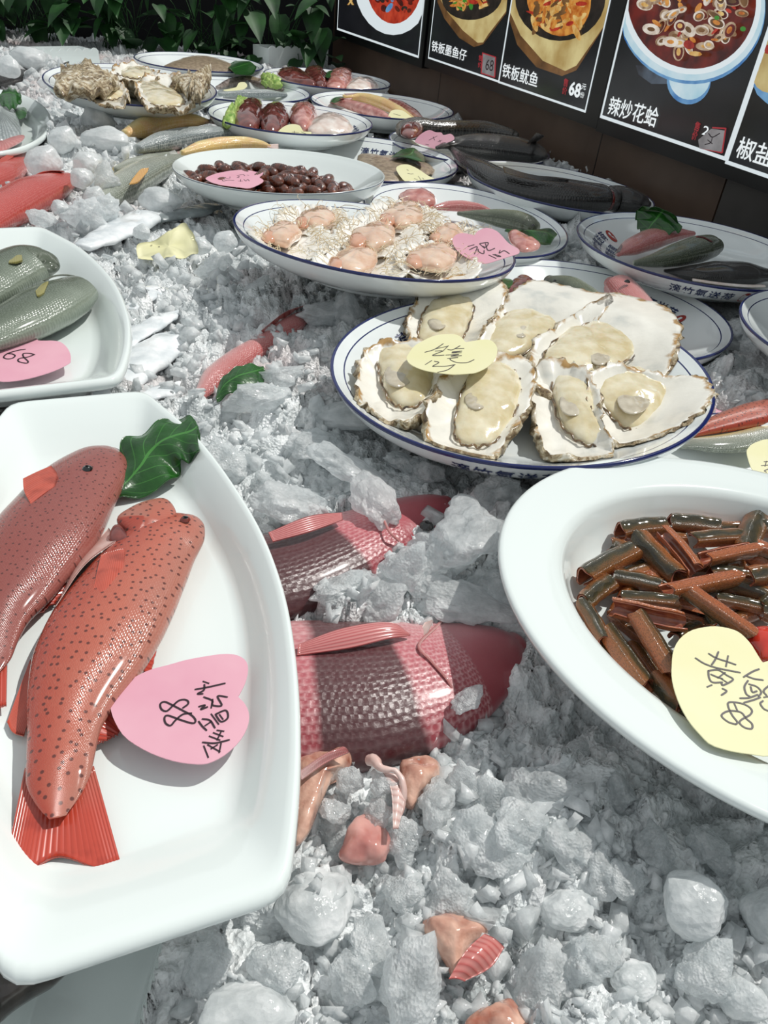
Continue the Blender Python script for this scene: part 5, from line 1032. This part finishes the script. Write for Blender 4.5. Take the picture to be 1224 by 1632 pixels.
def ell(cx, cy, rx, ry, rot=0, n=28, a0=0, a1=360):
    c, s = math.cos(math.radians(rot)), math.sin(math.radians(rot)); R = []
    for k in range(n):
        t = math.radians(a0 + (a1 - a0) * k / n); x, y = rx * math.cos(t), ry * math.sin(t); R.append((cx + c * x - s * y, cy + s * x + c * y))
    return R
def wtext(name, txt, p0, p1, ht, off, par, mat, bold=.01):
    """text whose baseline runs from px p0 to px p1, ht = letter height in px"""
    A = wpt(*p0, off); B = wpt(*p1, off); V2, F = glyphs(txt, bold); lo = V2.min(0); hi = V2.max(0)
    e = (B - A); L = np.linalg.norm(e); e /= L; h = np.linalg.norm(wpt(p0[0], p0[1] - ht, off) - A)
    V = [A + e * (x - lo[0]) / (hi[0] - lo[0]) * L + np.array([0, 0, (y - lo[1]) / (hi[1] - lo[1]) * h]) for x, y in V2]
    return mk(name, V, F, mat, par, smooth=False)
def board(label, bl, br, zt, o=.03, thick=.03):
    a0, z0 = wcoord(*bl, o); a1, z1 = wcoord(*br, o); z0 = (z0 + z1) / 2; V, F = wbox(a0, a1, z0, zt, .002, o)
    c = WN * (WK - .002) + WE * (a0 + a1) / 2 + np.array([0, 0, z0]); root = thing('menu_board', c, label, 'menu board')
    mk('frame', V, F, M_black, root, smooth=False); return root
def panel(root, bl, br, zt, bw, o=.031, label=None):
    a0, z0 = wcoord(*bl, o); a1, z1 = wcoord(*br, o); z0 = (z0 + z1) / 2
    def P(a, z, off): return WN * (WK - off) + WE * a + np.array([0, 0, z])
    V = [P(a0, z0, o), P(a1, z0, o), P(a1, zt, o), P(a0, zt, o), P(a0 + bw, z0 + bw, o), P(a1 - bw, z0 + bw, o), P(a1 - bw, zt - bw, o), P(a0 + bw, zt - bw, o)]
    mk('light_border', V, [(0, 1, 5, 4), (1, 2, 6, 5), (2, 3, 7, 6), (3, 0, 4, 7)], ME_w, root, smooth=False)
    o2 = mk('picture', [P(a0 + bw, z0 + bw, o), P(a1 - bw, z0 + bw, o), P(a1 - bw, zt - bw, o), P(a0 + bw, zt - bw, o)], [(0, 1, 2, 3)], ME_k, root, smooth=False)
    if label: o2['label'] = label
    return o2, a0 + bw, a1 - bw, z0 + bw, zt - bw
def clipw(P, lim, off):
    V = []
    for x, y in P:
        p = wpt(x, y, off); a = min(max(float(p @ WE), lim[0]), lim[1]); z = min(max(p[2], lim[2]), lim[3]); V.append(WN * (WK - off) + WE * a + np.array([0, 0, z]))
    return V
def layer(name, polys, lim, off, par, mat, label=None):
    V = []; F = []; ix = []; mats = mat if isinstance(mat, list) else [mat]
    for i, P in enumerate(polys):
        if mats is not mat or True: m = P[1] if isinstance(P, tuple) else 0
        P = P[0] if isinstance(P, tuple) else P
        b = len(V); q = clipw(P, lim, off + .00004 * i); V += q; F.append(tuple(range(b, b + len(q)))); ix.append(m)
    o = mk(name, V, F, mats, par, idx=ix, smooth=False)
    if label: o['label'] = label
    return o
rb = random.Random(11)
b1 = board('small lit menu board farthest along the wall, with a bowl of red soup', (533, 58), (672, 108), .235)
q1, *lim = panel(b1, (537, 47), (667, 93), .228, .006)
layer('printed_bowl', [ell(627, -30, 63, 86)], lim, .0314, q1, ME_w); layer('printed_soup', [ell(628, -30, 45, 68)], lim, .0318, q1, ME_soup2)
layer('printed_food', [(ell(628 + rb.uniform(-28, 28), -14 + rb.uniform(-20, 32), rb.uniform(3, 9), rb.uniform(2, 5), rb.uniform(0, 180), 10), rb.randint(0, 3)) for _ in range(46)], lim, .0322, q1, [ME_soup, ME_blue, ME_f3, ME_pan])
layer('printed_noodles', [[(563, -5), (566, -6), (556, 8), (553, 8)], [(556, 0), (560, 0), (564, 8), (561, 8)]], lim, .0322, q1, ME_f2)
b2 = board('middle lit menu board with two sizzling iron plate dishes', (676, 108), (950, 203), .30)
q2, *l2 = panel(b2, (682, 93), (795, 132), .292, .0045, label='left picture of small cuttlefish on an iron plate')
q3, *l3 = panel(b2, (794, 132), (933, 180), .292, .0045, label='right picture of squid on an iron plate')
Zb = ZM(520, 0, 3.4); Zc = ZM(600, 0, 1.962)
layer('printed_wood_stand', [(Zb([(600, -60), (602, 10), (640, 100), (720, 205), (800, 255), (850, 240), (880, 200), (975, 70), (985, -60)]), 1), (Zb([(615, -60), (620, 0), (660, 70), (740, 165), (820, 232), (850, 230), (875, 190), (975, 60), (985, -60)]), 0)], l2, .0314, q2, [ME_wood, ME_wood2])
layer('printed_iron_pan', [Zb(ell(790, -20, 165, 128, -8))], l2, .0319, q2, ME_pan)
layer('printed_food', [(Zb(ell(770 + rb.uniform(-95, 95), 0 + rb.uniform(-50, 38), rb.uniform(14, 30), rb.uniform(5, 12), rb.uniform(0, 180), 12)), rb.choice([0, 0, 1, 1, 2, 3])) for _ in range(70)], l2, .0323, q2, [ME_f1, ME_f2, ME_f3, ME_f4])
layer('printed_wood_stand', [(Zc([(408, -20), (412, 60), (440, 140), (500, 210), (580, 238), (625, 220), (720, 90), (735, -20)]), 1), (Zc([(412, -20), (418, 40), (450, 110), (520, 190), (590, 222), (625, 205), (715, 85), (735, -20)]), 0)], l3, .0314, q3, [ME_wood, ME_wood2])
layer('printed_iron_pan', [Zc(ell(575, -10, 142, 138, -12))], l3, .0319, q3, ME_pan); layer('printed_sauce', [Zc(ell(570, -8, 100, 122, -12))], l3, .0321, q3, ME_f1)
layer('printed_food', [(Zc(ell(565 + rb.uniform(-80, 80), 30 + rb.uniform(-60, 72), rb.uniform(10, 34), rb.uniform(4, 10), rb.uniform(0, 180), 12)), rb.choice([0, 0, 1, 1, 1, 2, 3])) for _ in range(70)], l3, .0324, q3, [ME_f1, ME_f2, ME_f3, ME_wood2])
wtext('dish_name', '铁板墨鱼仔', (687, 81), (742, 98), 17, .0325, q2, ME_txt); wtext('price_caption', '售', (762, 96), (768, 98), 9, .0325, q2, ME_red); wtext('price_caption', '价', (761, 107), (767, 109), 9, .0325, q2, ME_red)
layer('price_patch', [Zb([(850, 285), (918, 312), (912, 418), (840, 395)])], l2, .0326, q2, ME_gry, 'grey paper patch over the price'); layer('patch_frame', [Zb(q) for q in ([(845, 283), (920, 308), (919, 314), (846, 290)], [(838, 392), (912, 416), (911, 422), (836, 398)], [(845, 283), (850, 285), (843, 395), (837, 393)], [(914, 310), (920, 312), (915, 420), (909, 418)])], l2, .0328, q2, ME_red)
wtext('price', '68', (773, 111), (785, 114), 17, .033, q2, M_marker, bold=0)
wtext('dish_name', '铁板鱿鱼', (799, 122), (855, 140), 22, .0325, q3, ME_txt); wtext('price_caption', '售', (897, 136), (904, 139), 12, .0325, q3, ME_red); wtext('price_caption', '价', (895, 149), (902, 152), 12, .0325, q3, ME_red); wtext('price', '68', (905, 151), (923, 157), 22, .0325, q3, ME_txt, bold=.035); wtext('price_unit', '元', (926, 142), (933, 144), 9, .0325, q3, ME_txt); wtext('price_unit', '份', (924, 155), (930, 157), 9, .0325, q3, ME_txt)
b3 = board('nearest lit menu board with a big bowl of spicy clams', (950, 205), (1380, 372), .60)
q4, *l4 = panel(b3, (956, 187), (1156, 257), .588, .006, label='picture of clams in dark sauce in a pale blue bowl')
q5, *l5 = panel(b3, (1156, 257), (1370, 340), .588, .006, label='picture of a white and blue dish with yellow food, cut by the picture edge')
Zq = ZM(860, 0, 3.363)
layer('printed_bowl_foot', [(Zq([(515, 350), (530, 400), (600, 450), (700, 450), (700, 360)]), 0), (Zq(ell(800, 430, 118, 130, 6)), 1), (Zq(ell(805, 410, 112, 125, 6)), 2)], l4, .0314, q4, [ME_blotch, ME_blue, ME_bowl])
layer('printed_bowl', [(Zq(ell(812, 30, 398, 422, -10, 48)), 1), (Zq(ell(812, 20, 396, 414, -10, 48)), 0), (Zq(ell(815, 5, 372, 395, -10, 48)), 2)], l4, .0318, q4, [ME_bowl, ME_blue, ME_w])
layer('printed_soup', [Zq(ell(815, -5, 345, 375, -10, 48))], l4, .0322, q4, ME_soup)
fd = []
for _ in range(150):
    x, y = rb.uniform(-1, 1), rb.uniform(-.6, 1)
    if x * x + y * y < .82:
        cx, cy = 815 + x * 320, -10 + y * 330; r1, r2, ro = rb.uniform(26, 52), rb.uniform(16, 34), rb.uniform(0, 180); k = rb.choice([0, 0, 1, 1, 2, 3])
        if k < 2: fd += [(Zq(ell(cx, cy, r1, r2, ro, 16)), k), (Zq(ell(cx + 2, cy + 3, r1 * .8, r2 * .72, ro, 14)), rb.choice([0, 4, 5, 1])), (Zq(ell(cx, cy, r1 * .45, r2 * .4, ro, 10)), rb.choice([3, 5, 6]))]
        else: fd.append((Zq(ell(cx, cy, r1 * .6, r2 * .4, ro, 12)), k))
fd += [(Zq(ell(835, 288, 36, 14, 5, 8)), 6), (Zq(ell(800, 240, 30, 24, 20, 12)), 2), (Zq(ell(1090, 155, 16, 14, 0, 10)), 7), (Zq(ell(950, 95, 14, 12, 0, 10)), 7)]
layer('printed_clams', fd, l4, .0326, b3, [ME_shell, ME_shell2, ME_f3, ME_f1, ME_soup, ME_wood2, ME_f2, ME_f4])
wtext('dish_name', '辣炒花蛤', (967, 182), (1044, 204), 29, .0335, q4, ME_txt, bold=.012); wtext('price_caption', '售', (1105, 207), (1113, 210), 14, .0335, q4, ME_red); wtext('price_caption', '价', (1101, 222), (1109, 224), 14, .0335, q4, ME_red); wtext('price', '2', (1118, 214), (1127, 217), 14, .0335, q4, ME_txt)
layer('price_patch', [Zq([(920, 690), (995, 700), (975, 815), (855, 800), (850, 750)])], l4, .0345, q4, ME_gry, 'torn grey paper patch over the price')
layer('patch_frame', [Zq(q) for q in ([(925, 680), (1000, 685), (999, 693), (925, 688)], [(855, 800), (978, 815), (977, 823), (855, 808)], [(994, 686), (1001, 688), (982, 820), (974, 818)])], l4, .0347, q4, ME_red)
nn, kk = WN, WK - .0347
strokes('handwriting', [Zq(l) for l in [[(905, 715), (925, 735), (965, 715)], [(925, 740), (915, 765), (885, 775)], [(900, 750), (925, 770)]]], 1.4, (WN * -1, -(WK - .0347)), q4, M_marker, off=.0004)
layer('printed_dish', [(ell(1290, 60, 118, 128, 0, 40), 1), (ell(1292, 48, 112, 122, 0, 40), 0), (ell(1295, 40, 88, 95, 0, 30), 2)], l5, .0318, q5, [ME_bowl, ME_blue, ME_w])
layer('printed_food', [(ell(1255 + rb.uniform(-45, 60), 80 + rb.uniform(-60, 60), rb.uniform(12, 24), rb.uniform(10, 18), rb.uniform(0, 180), 12), rb.choice([0, 0, 0, 1, 2])) for _ in range(50)], l5, .0324, q5, [ME_wood, ME_f4, ME_f3])
wtext('dish_name', '椒盐虾', (1170, 250), (1256, 278), 33, .0335, q5, ME_txt, bold=.012)

# ---------------------------------------------------------------- plants along the back
def pothos(label, x, y, z, seed, nl=26, w=.3, h=.28, s=.05):
    r_ = random.Random(seed); root = thing('potted_pothos', (x, y, -.115), label, 'plant')
    V = []; F = []; V2 = []; F2 = []
    for _ in range(nl):
        cx = x + r_.uniform(-w, w); cy = y + r_.uniform(-.06, .1); cz = z + r_.uniform(-.02, h); L = s * r_.uniform(.7, 1.3); az = r_.uniform(-2.6, -.5); pit = r_.uniform(-1.2, .5)
        d = np.array([math.cos(az) * math.cos(pit), math.sin(az) * math.cos(pit), math.sin(pit)]); sd_ = np.cross(d, [0, 0, 1]); sd_ /= np.linalg.norm(sd_); up = np.cross(sd_, d); b = len(V); K = 9
        for i in range(K):
            u = i / (K - 1); wd = L * .62 * math.sin(math.pi * min(1, (u * .93 + .07)) ** .62) * (1 if u < 1 else 0)
            for j in (-1, -.5, 0, .5, 1): V.append(np.array([cx, cy, cz]) + d * L * 2 * (u - .3) + sd_ * wd * j + up * (abs(j) * wd * .35 - L * .5 * u * u))
        F += [(b + i * 5 + j, b + i * 5 + j + 1, b + (i + 1) * 5 + j + 1, b + (i + 1) * 5 + j) for i in range(K - 1) for j in range(4)]
        base = np.array([x + r_.uniform(-.08, .08), y + .05, -.06]); tip = np.array([cx, cy, cz]) - d * L * .6; b2_ = len(V2)
        for i, p in enumerate(cr([base, (base + tip) / 2 + [0, .03, .05], tip], 7)):
            for t in range(4): V2.append(p + np.array([.0015 * math.cos(t * 1.57), .0015 * math.sin(t * 1.57), 0]))
        F2 += [(b2_ + i * 4 + t, b2_ + i * 4 + (t + 1) % 4, b2_ + (i + 1) * 4 + (t + 1) % 4, b2_ + (i + 1) * 4 + t) for i in range(6) for t in range(4)]
    mk('foliage', V, F, M_leafd, root); mk('stems', V2, F2, M_leafd, root)
for i, (x, lab) in enumerate([(-1.72, 'leftmost pothos plant in the shade at the back'), (-1.42, 'pothos plant behind the white planter trough at the left back'), (-1.12, 'pothos plant above the rearmost plate'), (-.82, 'pothos plant right of the rearmost plate'), (-.54, 'rightmost pothos plant, next to the small menu board'), (-2.0, 'pothos plant at the upper left corner')]):
    pothos(lab, x, 3.02, -.02, i * 7 + 3, 34, .2, .24)
def trough(label, A, B, y0z, h=.05):
    A = np.array(A); B = np.array(B); n = 64; V = []; d = B - A; nrm_ = np.array([d[1], -d[0]]) / np.linalg.norm(d)
    if nrm_[1] > 0: nrm_ = -nrm_
    for side, o_ in ((0, 0), (1, .003)):
        for i in range(n + 1):
            u = i / n; p = A + d * u - nrm_ * o_; sc = .008 * abs(math.sin(u * math.pi * 8)); V += [(p[0], p[1], y0z), (p[0], p[1], y0z + h * .5), (p[0], p[1], y0z + h + sc)]
    m = (n + 1) * 3; F = []
    for i in range(n):
        for k_ in (0, 1): a = i * 3 + k_; F += [(a, a + 3, a + 4, a + 1), (m + a + 1, m + a + 4, m + a + 3, m + a)]
        F.append((i * 3 + 2, i * 3 + 5, m + i * 3 + 5, m + i * 3 + 2))
    back = -nrm_ * .10; b = len(V)
    P = [A, B, B + back, A + back]
    V += [(p[0], p[1], y0z) for p in P] + [(p[0], p[1], y0z + h) for p in P]; F += [(b, b + 3, b + 2, b + 1), (b + 1, b + 2, b + 6, b + 5), (b + 2, b + 3, b + 7, b + 6), (b + 3, b, b + 4, b + 7)]
    tag(mk('planter_trough', V, F, M_white, None, smooth=False), label, 'planter')
pa, pb_ = at(428, 112, -.05), at(522, 112, -.05); trough('white scalloped planter trough in front of the plants, right of the rearmost plate', pa[:2], pb_[:2], -.055, .07)
pa, pb_ = at(58, 112, -.05), at(160, 108, -.05); trough('white scalloped planter trough behind the rough oysters at the left', pa[:2], pb_[:2], -.055, .05)
# ---------------------------------------------------------------- ice set-up
BIGLAB = {'b': ('smooth rounded block of milky ice among the crushed ice', 'smooth milky ice blocks'), 'c': ('angular chunk of clear ice among the crushed ice', 'angular clear ice chunks')}
I1 = (1, 1, 1)
BIGICE = [(1107, 1438, 74, 'b', -.03, (1, .95, .8), 'large smooth ball of milky ice at the lower right'), (1238, 1462, 62, 'b', -.035, I1, 'milky ice ball cut by the right edge near the bottom'),
  (655, 1560, 56, 'c', -.035, (.8, 1.1, 1), 'upright pointed ice chunk near the bottom, left of the brown fish cheek'), (500, 1440, 84, 'b', -.045, (1, 1, .6), 'broad smooth ice block beside the lower corner of the big grouper platter'),
  (395, 1622, 110, 'b', -.055, (1, .7, .5), 'wide flat ice block at the bottom edge of the picture'), (752, 852, 66, 'c', -.02, (.85, 1.1, .7), 'tall clear ice slab between the two snapper heads and the eel platter'),
  (800, 792, 38, 'c', -.03, I1, 'rounded clear ice chunk just left of the eel platter rim'), (600, 796, 46, 'c', -.025, (1.2, .8, .7), 'rosy ice slab lying on the smaller snapper'), (555, 746, 48, 'c', -.03, (1.2, .9, .7), 'ice slab above the smaller snapper'),
  (455, 800, 50, 'c', -.028, (1.1, .9, .7), 'ice chunk touching the right rim of the big grouper platter'), (548, 662, 58, 'b', -.04, (1.1, .9, .45), 'flat smooth ice plate left of the big oyster plate'), (700, 870, 30, 'c', -.03, I1, 'small wedge of ice below the tall clear slab'),
  (72, 258, 38, 'b', 0.0, I1, 'big rounded ice block behind the bright red fish'), (140, 262, 32, 'b', .0, I1, 'ice block between the bright red fish and the croakers'), (165, 222, 38, 'b', -.005, (1.3, 1, .7), 'wide pale ice slab leaning on the croakers'), (155, 192, 34, 'b', .0, I1, None), (102, 222, 30, 'b', 0, I1, None),
  (45, 92, 32, 'b', .02, (1.2, 1, .8), 'big ice slab behind the black fish at the upper left'), (12, 108, 24, 'b', .02, I1, None), (255, 318, 38, 'b', -.02, (1.2, .9, .8), 'clear rounded ice block left of the plain white plate'), (152, 312, 22, 'b', -.015, I1, None), (130, 283, 24, 'b', 0, I1, None),
  (172, 292, 18, 'c', -.01, I1, None), (95, 330, 18, 'b', -.01, I1, None), (62, 345, 18, 'c', -.005, I1, None), (130, 340, 28, 'c', -.02, I1, None), (170, 335, 24, 'c', -.02, I1, None), (320, 392, 22, 'b', -.03, I1, None), (360, 385, 26, 'b', -.03, I1, None), (345, 420, 22, 'c', -.03, I1, None), (225, 370, 18, 'b', -.03, I1, None),
  (520, 500, 26, 'c', -.03, (1.5, .8, .8), None), (560, 510, 24, 'c', -.035, I1, None), (495, 540, 24, 'c', -.035, I1, None), (400, 470, 30, 'c', -.04, (1.3, 1, .6), None), (450, 610, 30, 'c', -.04, (1.3, 1, .6), None), (410, 650, 36, 'c', -.04, (1.4, .8, .6), None), (500, 700, 34, 'c', -.035, (1.3, 1, .6), None), (640, 730, 24, 'c', -.035, I1, None), (680, 745, 26, 'c', -.035, I1, None),
  (600, 940, 44, 'c', -.034, (1.2, .9, .7), 'crystalline ice lump between the two snappers'), (540, 935, 34, 'c', -.036, (1.2, .8, .7), None), (650, 915, 34, 'c', -.03, I1, None), (720, 950, 46, 'c', -.036, (1.3, 1, .6), None), (775, 930, 36, 'c', -.036, I1, None),
  (610, 1248, 22, 'c', -.03, I1, None), (560, 1240, 22, 'c', -.032, I1, None), (602, 1290, 24, 'c', -.034, I1, None), (535, 1290, 22, 'c', -.035, I1, None), (650, 1330, 28, 'c', -.04, I1, None), (745, 1245, 26, 'c', -.035, (.8, 1.1, 1), None), (700, 1262, 34, 'c', -.034, (1.2, .9, .8), None), (860, 1275, 52, 'c', -.034, (1.2, 1, .7), 'bright jagged ice chunk below the larger snapper head'), (830, 1320, 40, 'c', -.035, I1, None), (790, 1360, 44, 'c', -.036, I1, None),
  (905, 1350, 42, 'c', -.036, I1, None), (960, 1385, 36, 'c', -.036, I1, None), (905, 1450, 56, 'b', -.044, (1.1, .9, .6), None), (1000, 1400, 30, 'c', -.036, I1, None), (1010, 1560, 48, 'b', -.045, (1.1, .9, .6), None), (870, 1560, 44, 'c', -.042, I1, None), (950, 1520, 40, 'c', -.042, I1, None), (1130, 1560, 40, 'c', -.042, I1, None), (720, 1430, 40, 'c', -.042, I1, None), (600, 1520, 36, 'c', -.044, I1, None), (560, 1560, 36, 'c', -.044, I1, None), (1180, 1590, 46, 'b', -.045, I1, None),
  (330, 1530, 40, 'c', -.05, I1, None), (440, 1530, 36, 'c', -.046, I1, None), (640, 1420, 30, 'c', -.042, I1, None), (1050, 1350, 30, 'c', -.04, I1, None), (1130, 1340, 28, 'c', -.042, I1, None), (980, 1270, 26, 'c', -.045, I1, None), (920, 1200, 24, 'c', -.046, I1, None), (740, 1120, 22, 'c', -.03, I1, None)]
MOUND_PX = [(900, 1350, .05, .014, -.05), (110, 240, .16, .045, -.03), (40, 100, .2, .06, 0), (150, 330, .12, .02, -.03), (420, 500, .12, .012, -.05), (520, 1450, .04, .006, -.05), (1000, 1420, .06, .010, -.05), (430, 650, .07, .008, -.05)]
N_LUMP = 60; N_BIT = 16000; ICE_D = .0011; ICE_C = 700
# ---------------------------------------------------------------- the bed of crushed ice
def hsh(i, j, s):
    v = np.sin(i * 127.1 + j * 311.7 + s * 74.7) * 43758.5453; return v - np.floor(v)
def vn(X, Y, s):
    i = np.floor(X); j = np.floor(Y); u = X - i; v = Y - j; u = u * u * (3 - 2 * u); v = v * v * (3 - 2 * v)
    a = hsh(i, j, s); b = hsh(i + 1, j, s); c = hsh(i, j + 1, s); d = hsh(i + 1, j + 1, s)
    return (a * (1 - u) + b * u) * (1 - v) + (c * (1 - u) + d * u) * v
def cells(X, Y, sc, s):        # broken facets: each cell is a tilted little plateau
    x = X / sc; y = Y / sc; bi = np.floor(x); bj = np.floor(y); best = np.full(X.shape, 9.0); H = np.zeros(X.shape)
    for di in (-1, 0, 1):
        for dj in (-1, 0, 1):
            i = bi + di; j = bj + dj; cx = i + hsh(i, j, s); cy = j + hsh(i, j, s + 5); dx = x - cx; dy = y - cy
            d = dx * dx + dy * dy; h = hsh(i, j, s + 9) + (hsh(i, j, s + 11) - .5) * 1.6 * dx + (hsh(i, j, s + 13) - .5) * 1.6 * dy - .55 * d
            m = d < best; best = np.where(m, d, best); H = np.where(m, h, H)
    return H
MOUNDS = []
for (px, py, r, hgt, z) in MOUND_PX:
    p = at(px, py, z); MOUNDS.append((p[0], p[1], r, hgt))
def ice_h(X, Y, caps=True):
    h = -.052 + .016 * (vn(X / .16, Y / .16, 1) - .5) + .012 * (vn(X / .06, Y / .06, 2) - .5)
    wx_ = X + .01 * vn(X / .03, Y / .03, 21); wy_ = Y + .01 * vn(X / .03, Y / .03, 22)
    k = .35 + .9 * vn(X / .09, Y / .09, 3)
    h = h + k * (.017 * cells(wx_, wy_, .048, 4) + .012 * cells(wx_, wy_, .022, 5) + .0065 * cells(X, Y, .009, 6) + .0028 * cells(X, Y, .0042, 7)) - .012
    for (mx, my, r, hg) in MOUNDS: h = h + hg * np.exp(-((X - mx) ** 2 + (Y - my) ** 2) / (r * r))
    if caps:
        for cp in CAPS:
            s = cap_s(cp, X, Y); top = cp[3] - cp[5] - cp[4] * np.clip((1.0 - s) / .35, 0, 1) + np.clip(s - .99, 0, 1) * 1.2
            h = np.minimum(h, top)
        for (cx, cy, r, zt) in FISHCAP:
            d = np.hypot(X - cx, Y - cy) / r
            if True: h = np.where(d < 1.0, np.minimum(h, zt + .012 * d ** 3), h)
    return h
ys = [-.06]
while ys[-1] < 3.28: ys.append(ys[-1] + ICE_D * (1 + 4 * max(0, ys[-1])))
ys = np.array(ys); nc = ICE_C; u = np.linspace(0, 1, nc)
Y = np.repeat(ys[:, None], nc, 1); xl = -(.34 + .80 * ys); xr = np.minimum(.42 + .5 * ys, wx(ys) - .002)
X = xl[:, None] + (xr - xl)[:, None] * u[None]
Z = ice_h(X, Y); nr = len(ys)
V = np.stack([X, Y, Z], -1).reshape(-1, 3)
i = np.arange(nr - 1)[:, None] * nc + np.arange(nc - 1)[None]
Fq = np.stack([i, i + 1, i + nc + 1, i + nc], -1).reshape(-1, 4)
me = bpy.data.meshes.new('crushed_ice'); me.vertices.add(len(V)); me.vertices.foreach_set('co', V.astype(np.float32).ravel())
me.loops.add(Fq.size); me.loops.foreach_set('vertex_index', Fq.ravel().astype(np.int32)); me.polygons.add(len(Fq))
me.polygons.foreach_set('loop_start', (np.arange(len(Fq)) * 4).astype(np.int32)); me.update(calc_edges=True); me.validate()
me.polygons.foreach_set('use_smooth', [True] * len(me.polygons))
me.materials.append(MI_bed); bed = bpy.data.objects.new('crushed_ice', me); SC.collection.objects.link(bed)
tag(bed, 'bed of crushed ice under all the plates and fish', 'ice', kind='stuff')

# lumps
def lump(seed, flat=.75, k=11, sub=4, ns=.05):
    r = random.Random(seed); import bmesh
    bm = bmesh.new(); bmesh.ops.create_icosphere(bm, subdivisions=sub, radius=1)
    N = []
    for _ in range(k):
        v = Vector((r.gauss(0, 1), r.gauss(0, 1), r.gauss(0, 1))).normalized(); N.append((v, r.uniform(.62, 1.0)))
    for v in bm.verts:
        d = v.co.normalized(); t = [d.dot(n) / q for n, q in N]; m = sum(max(x, 0) ** 14 for x in t) ** (1 / 14)
        rr = 1 / max(m, .6); rr *= 1 + ns * mnoise.noise(d * 2.5 + Vector((seed, 0, 0))) + ns * .5 * mnoise.noise(d * 6) + ns * .16 * mnoise.noise(d * 14 + Vector((0, seed, 0))) + ns * .05 * mnoise.noise(d * 28)
        v.co = d * rr; v.co.z *= flat
    me = bpy.data.meshes.new('ice_lump'); bm.to_mesh(me); bm.free(); me.polygons.foreach_set('use_smooth', [True] * len(me.polygons)); return me
LM = [lump(i, .5 + .35 * random.Random(i).random(), 12, 4, .26) for i in range(10)]; BM_ = [lump(50 + i, .9, 70, 4, .07) for i in range(4)]
for m in LM: m.materials.append(MI_chunk)
for m in BM_: m.materials.append(MI_ball)
def put_lump(p, r, me, label, group=None, rot=None, st=(1, 1, 1), name='ice_lump'):
    o = bpy.data.objects.new(name, me); SC.collection.objects.link(o); o.location = tuple(p); o.scale = (r * st[0], r * st[1], r * st[2])
    o.rotation_euler = rot or (rnd.uniform(-.4, .4), rnd.uniform(-.4, .4), rnd.uniform(0, 6.28)); return tag(o, label, 'ice', group)
for i, (px, py, rpx, kind, z, st, lab) in enumerate(BIGICE):
    p = at(px, py, z); r = rpx * pxs(p) * (1.12 if kind == 'c' else 1)
    if p[1] < .9 and kind == 'c' and z < -.031: p[2] = max(p[2] - .3 * r, float(ice_h(np.array([p[0]]), np.array([p[1]]))[0]) + .1 * r)
    put_lump(p, r, (BM_ if kind == 'b' else LM)[i % (4 if kind == 'b' else 10)], lab or BIGLAB[kind][0], None if lab else BIGLAB[kind][1], (0, 0, .2) if kind == 'b' else None, st)
n = 0; tries = 0
while n < N_LUMP and tries < 6000:
    tries += 1; y = (rnd.random() ** 1.7) * 2.6 + .02; x = rnd.uniform(-(.1 + .55 * y), .22 + .3 * y)
    xa = np.array([x]); ya = np.array([y])
    if any(cap_s(cp, xa, ya)[0] < 1.06 for cp in CAPS): continue
    if any(math.hypot(x - c[0], y - c[1]) < c[2] * .9 for c in FISHCAP): continue
    r = rnd.uniform(.006, .016) * (1 + .3 * y); z = float(ice_h(xa, ya)[0])
    put_lump((x, y, z + r * .05), r, rnd.choice(LM), 'small translucent ice lump lying loose on the crushed ice', 'loose ice lumps on the crushed ice'); n += 1
# splinters: nobody could count them
P8 = np.array([(x, y, z) for x in (-1, 1) for y in (-1, 1) for z in (-1, 1)], float)
F8 = [(0, 1, 3, 2), (4, 6, 7, 5), (0, 4, 5, 1), (2, 3, 7, 6), (0, 2, 6, 4), (1, 5, 7, 3)]
rg = np.random.RandomState(3); VV = []; FF = []; cnt = 0
NB = N_BIT * 3; yb = rg.rand(NB) ** 2.0 * 2.4 - .02; xb = -(.14 + .6 * yb) + rg.rand(NB) * (.5 + 1.0 * yb); zb = ice_h(xb, yb)
ok = np.ones(NB, bool)
for cp in CAPS: ok &= cap_s(cp, xb, yb) > 1.01
for c in FISHCAP: ok &= np.hypot(xb - c[0], yb - c[1]) > c[2] * .84
for q in np.nonzero(ok)[0][:N_BIT]:
    s = (.0010 + .0042 * rg.rand() ** 2) * (1 + .8 * yb[q]); M = rg.normal(size=(3, 3)); M, _ = np.linalg.qr(M)
    P = (P8 * (1 + .35 * rg.normal(size=(8, 3)))) * [1, rg.uniform(.4, .9), rg.uniform(.25, .6)] * s
    VV.append(P @ M + [xb[q], yb[q], zb[q] + s * .5]); FF += [tuple(cnt + v for v in f) for f in F8]; cnt += 8
o = mk('ice_splinters', np.vstack(VV), FF, MI_bit, None, smooth=True); tag(o, 'countless small splinters of ice scattered over the bed', 'ice', kind='stuff')
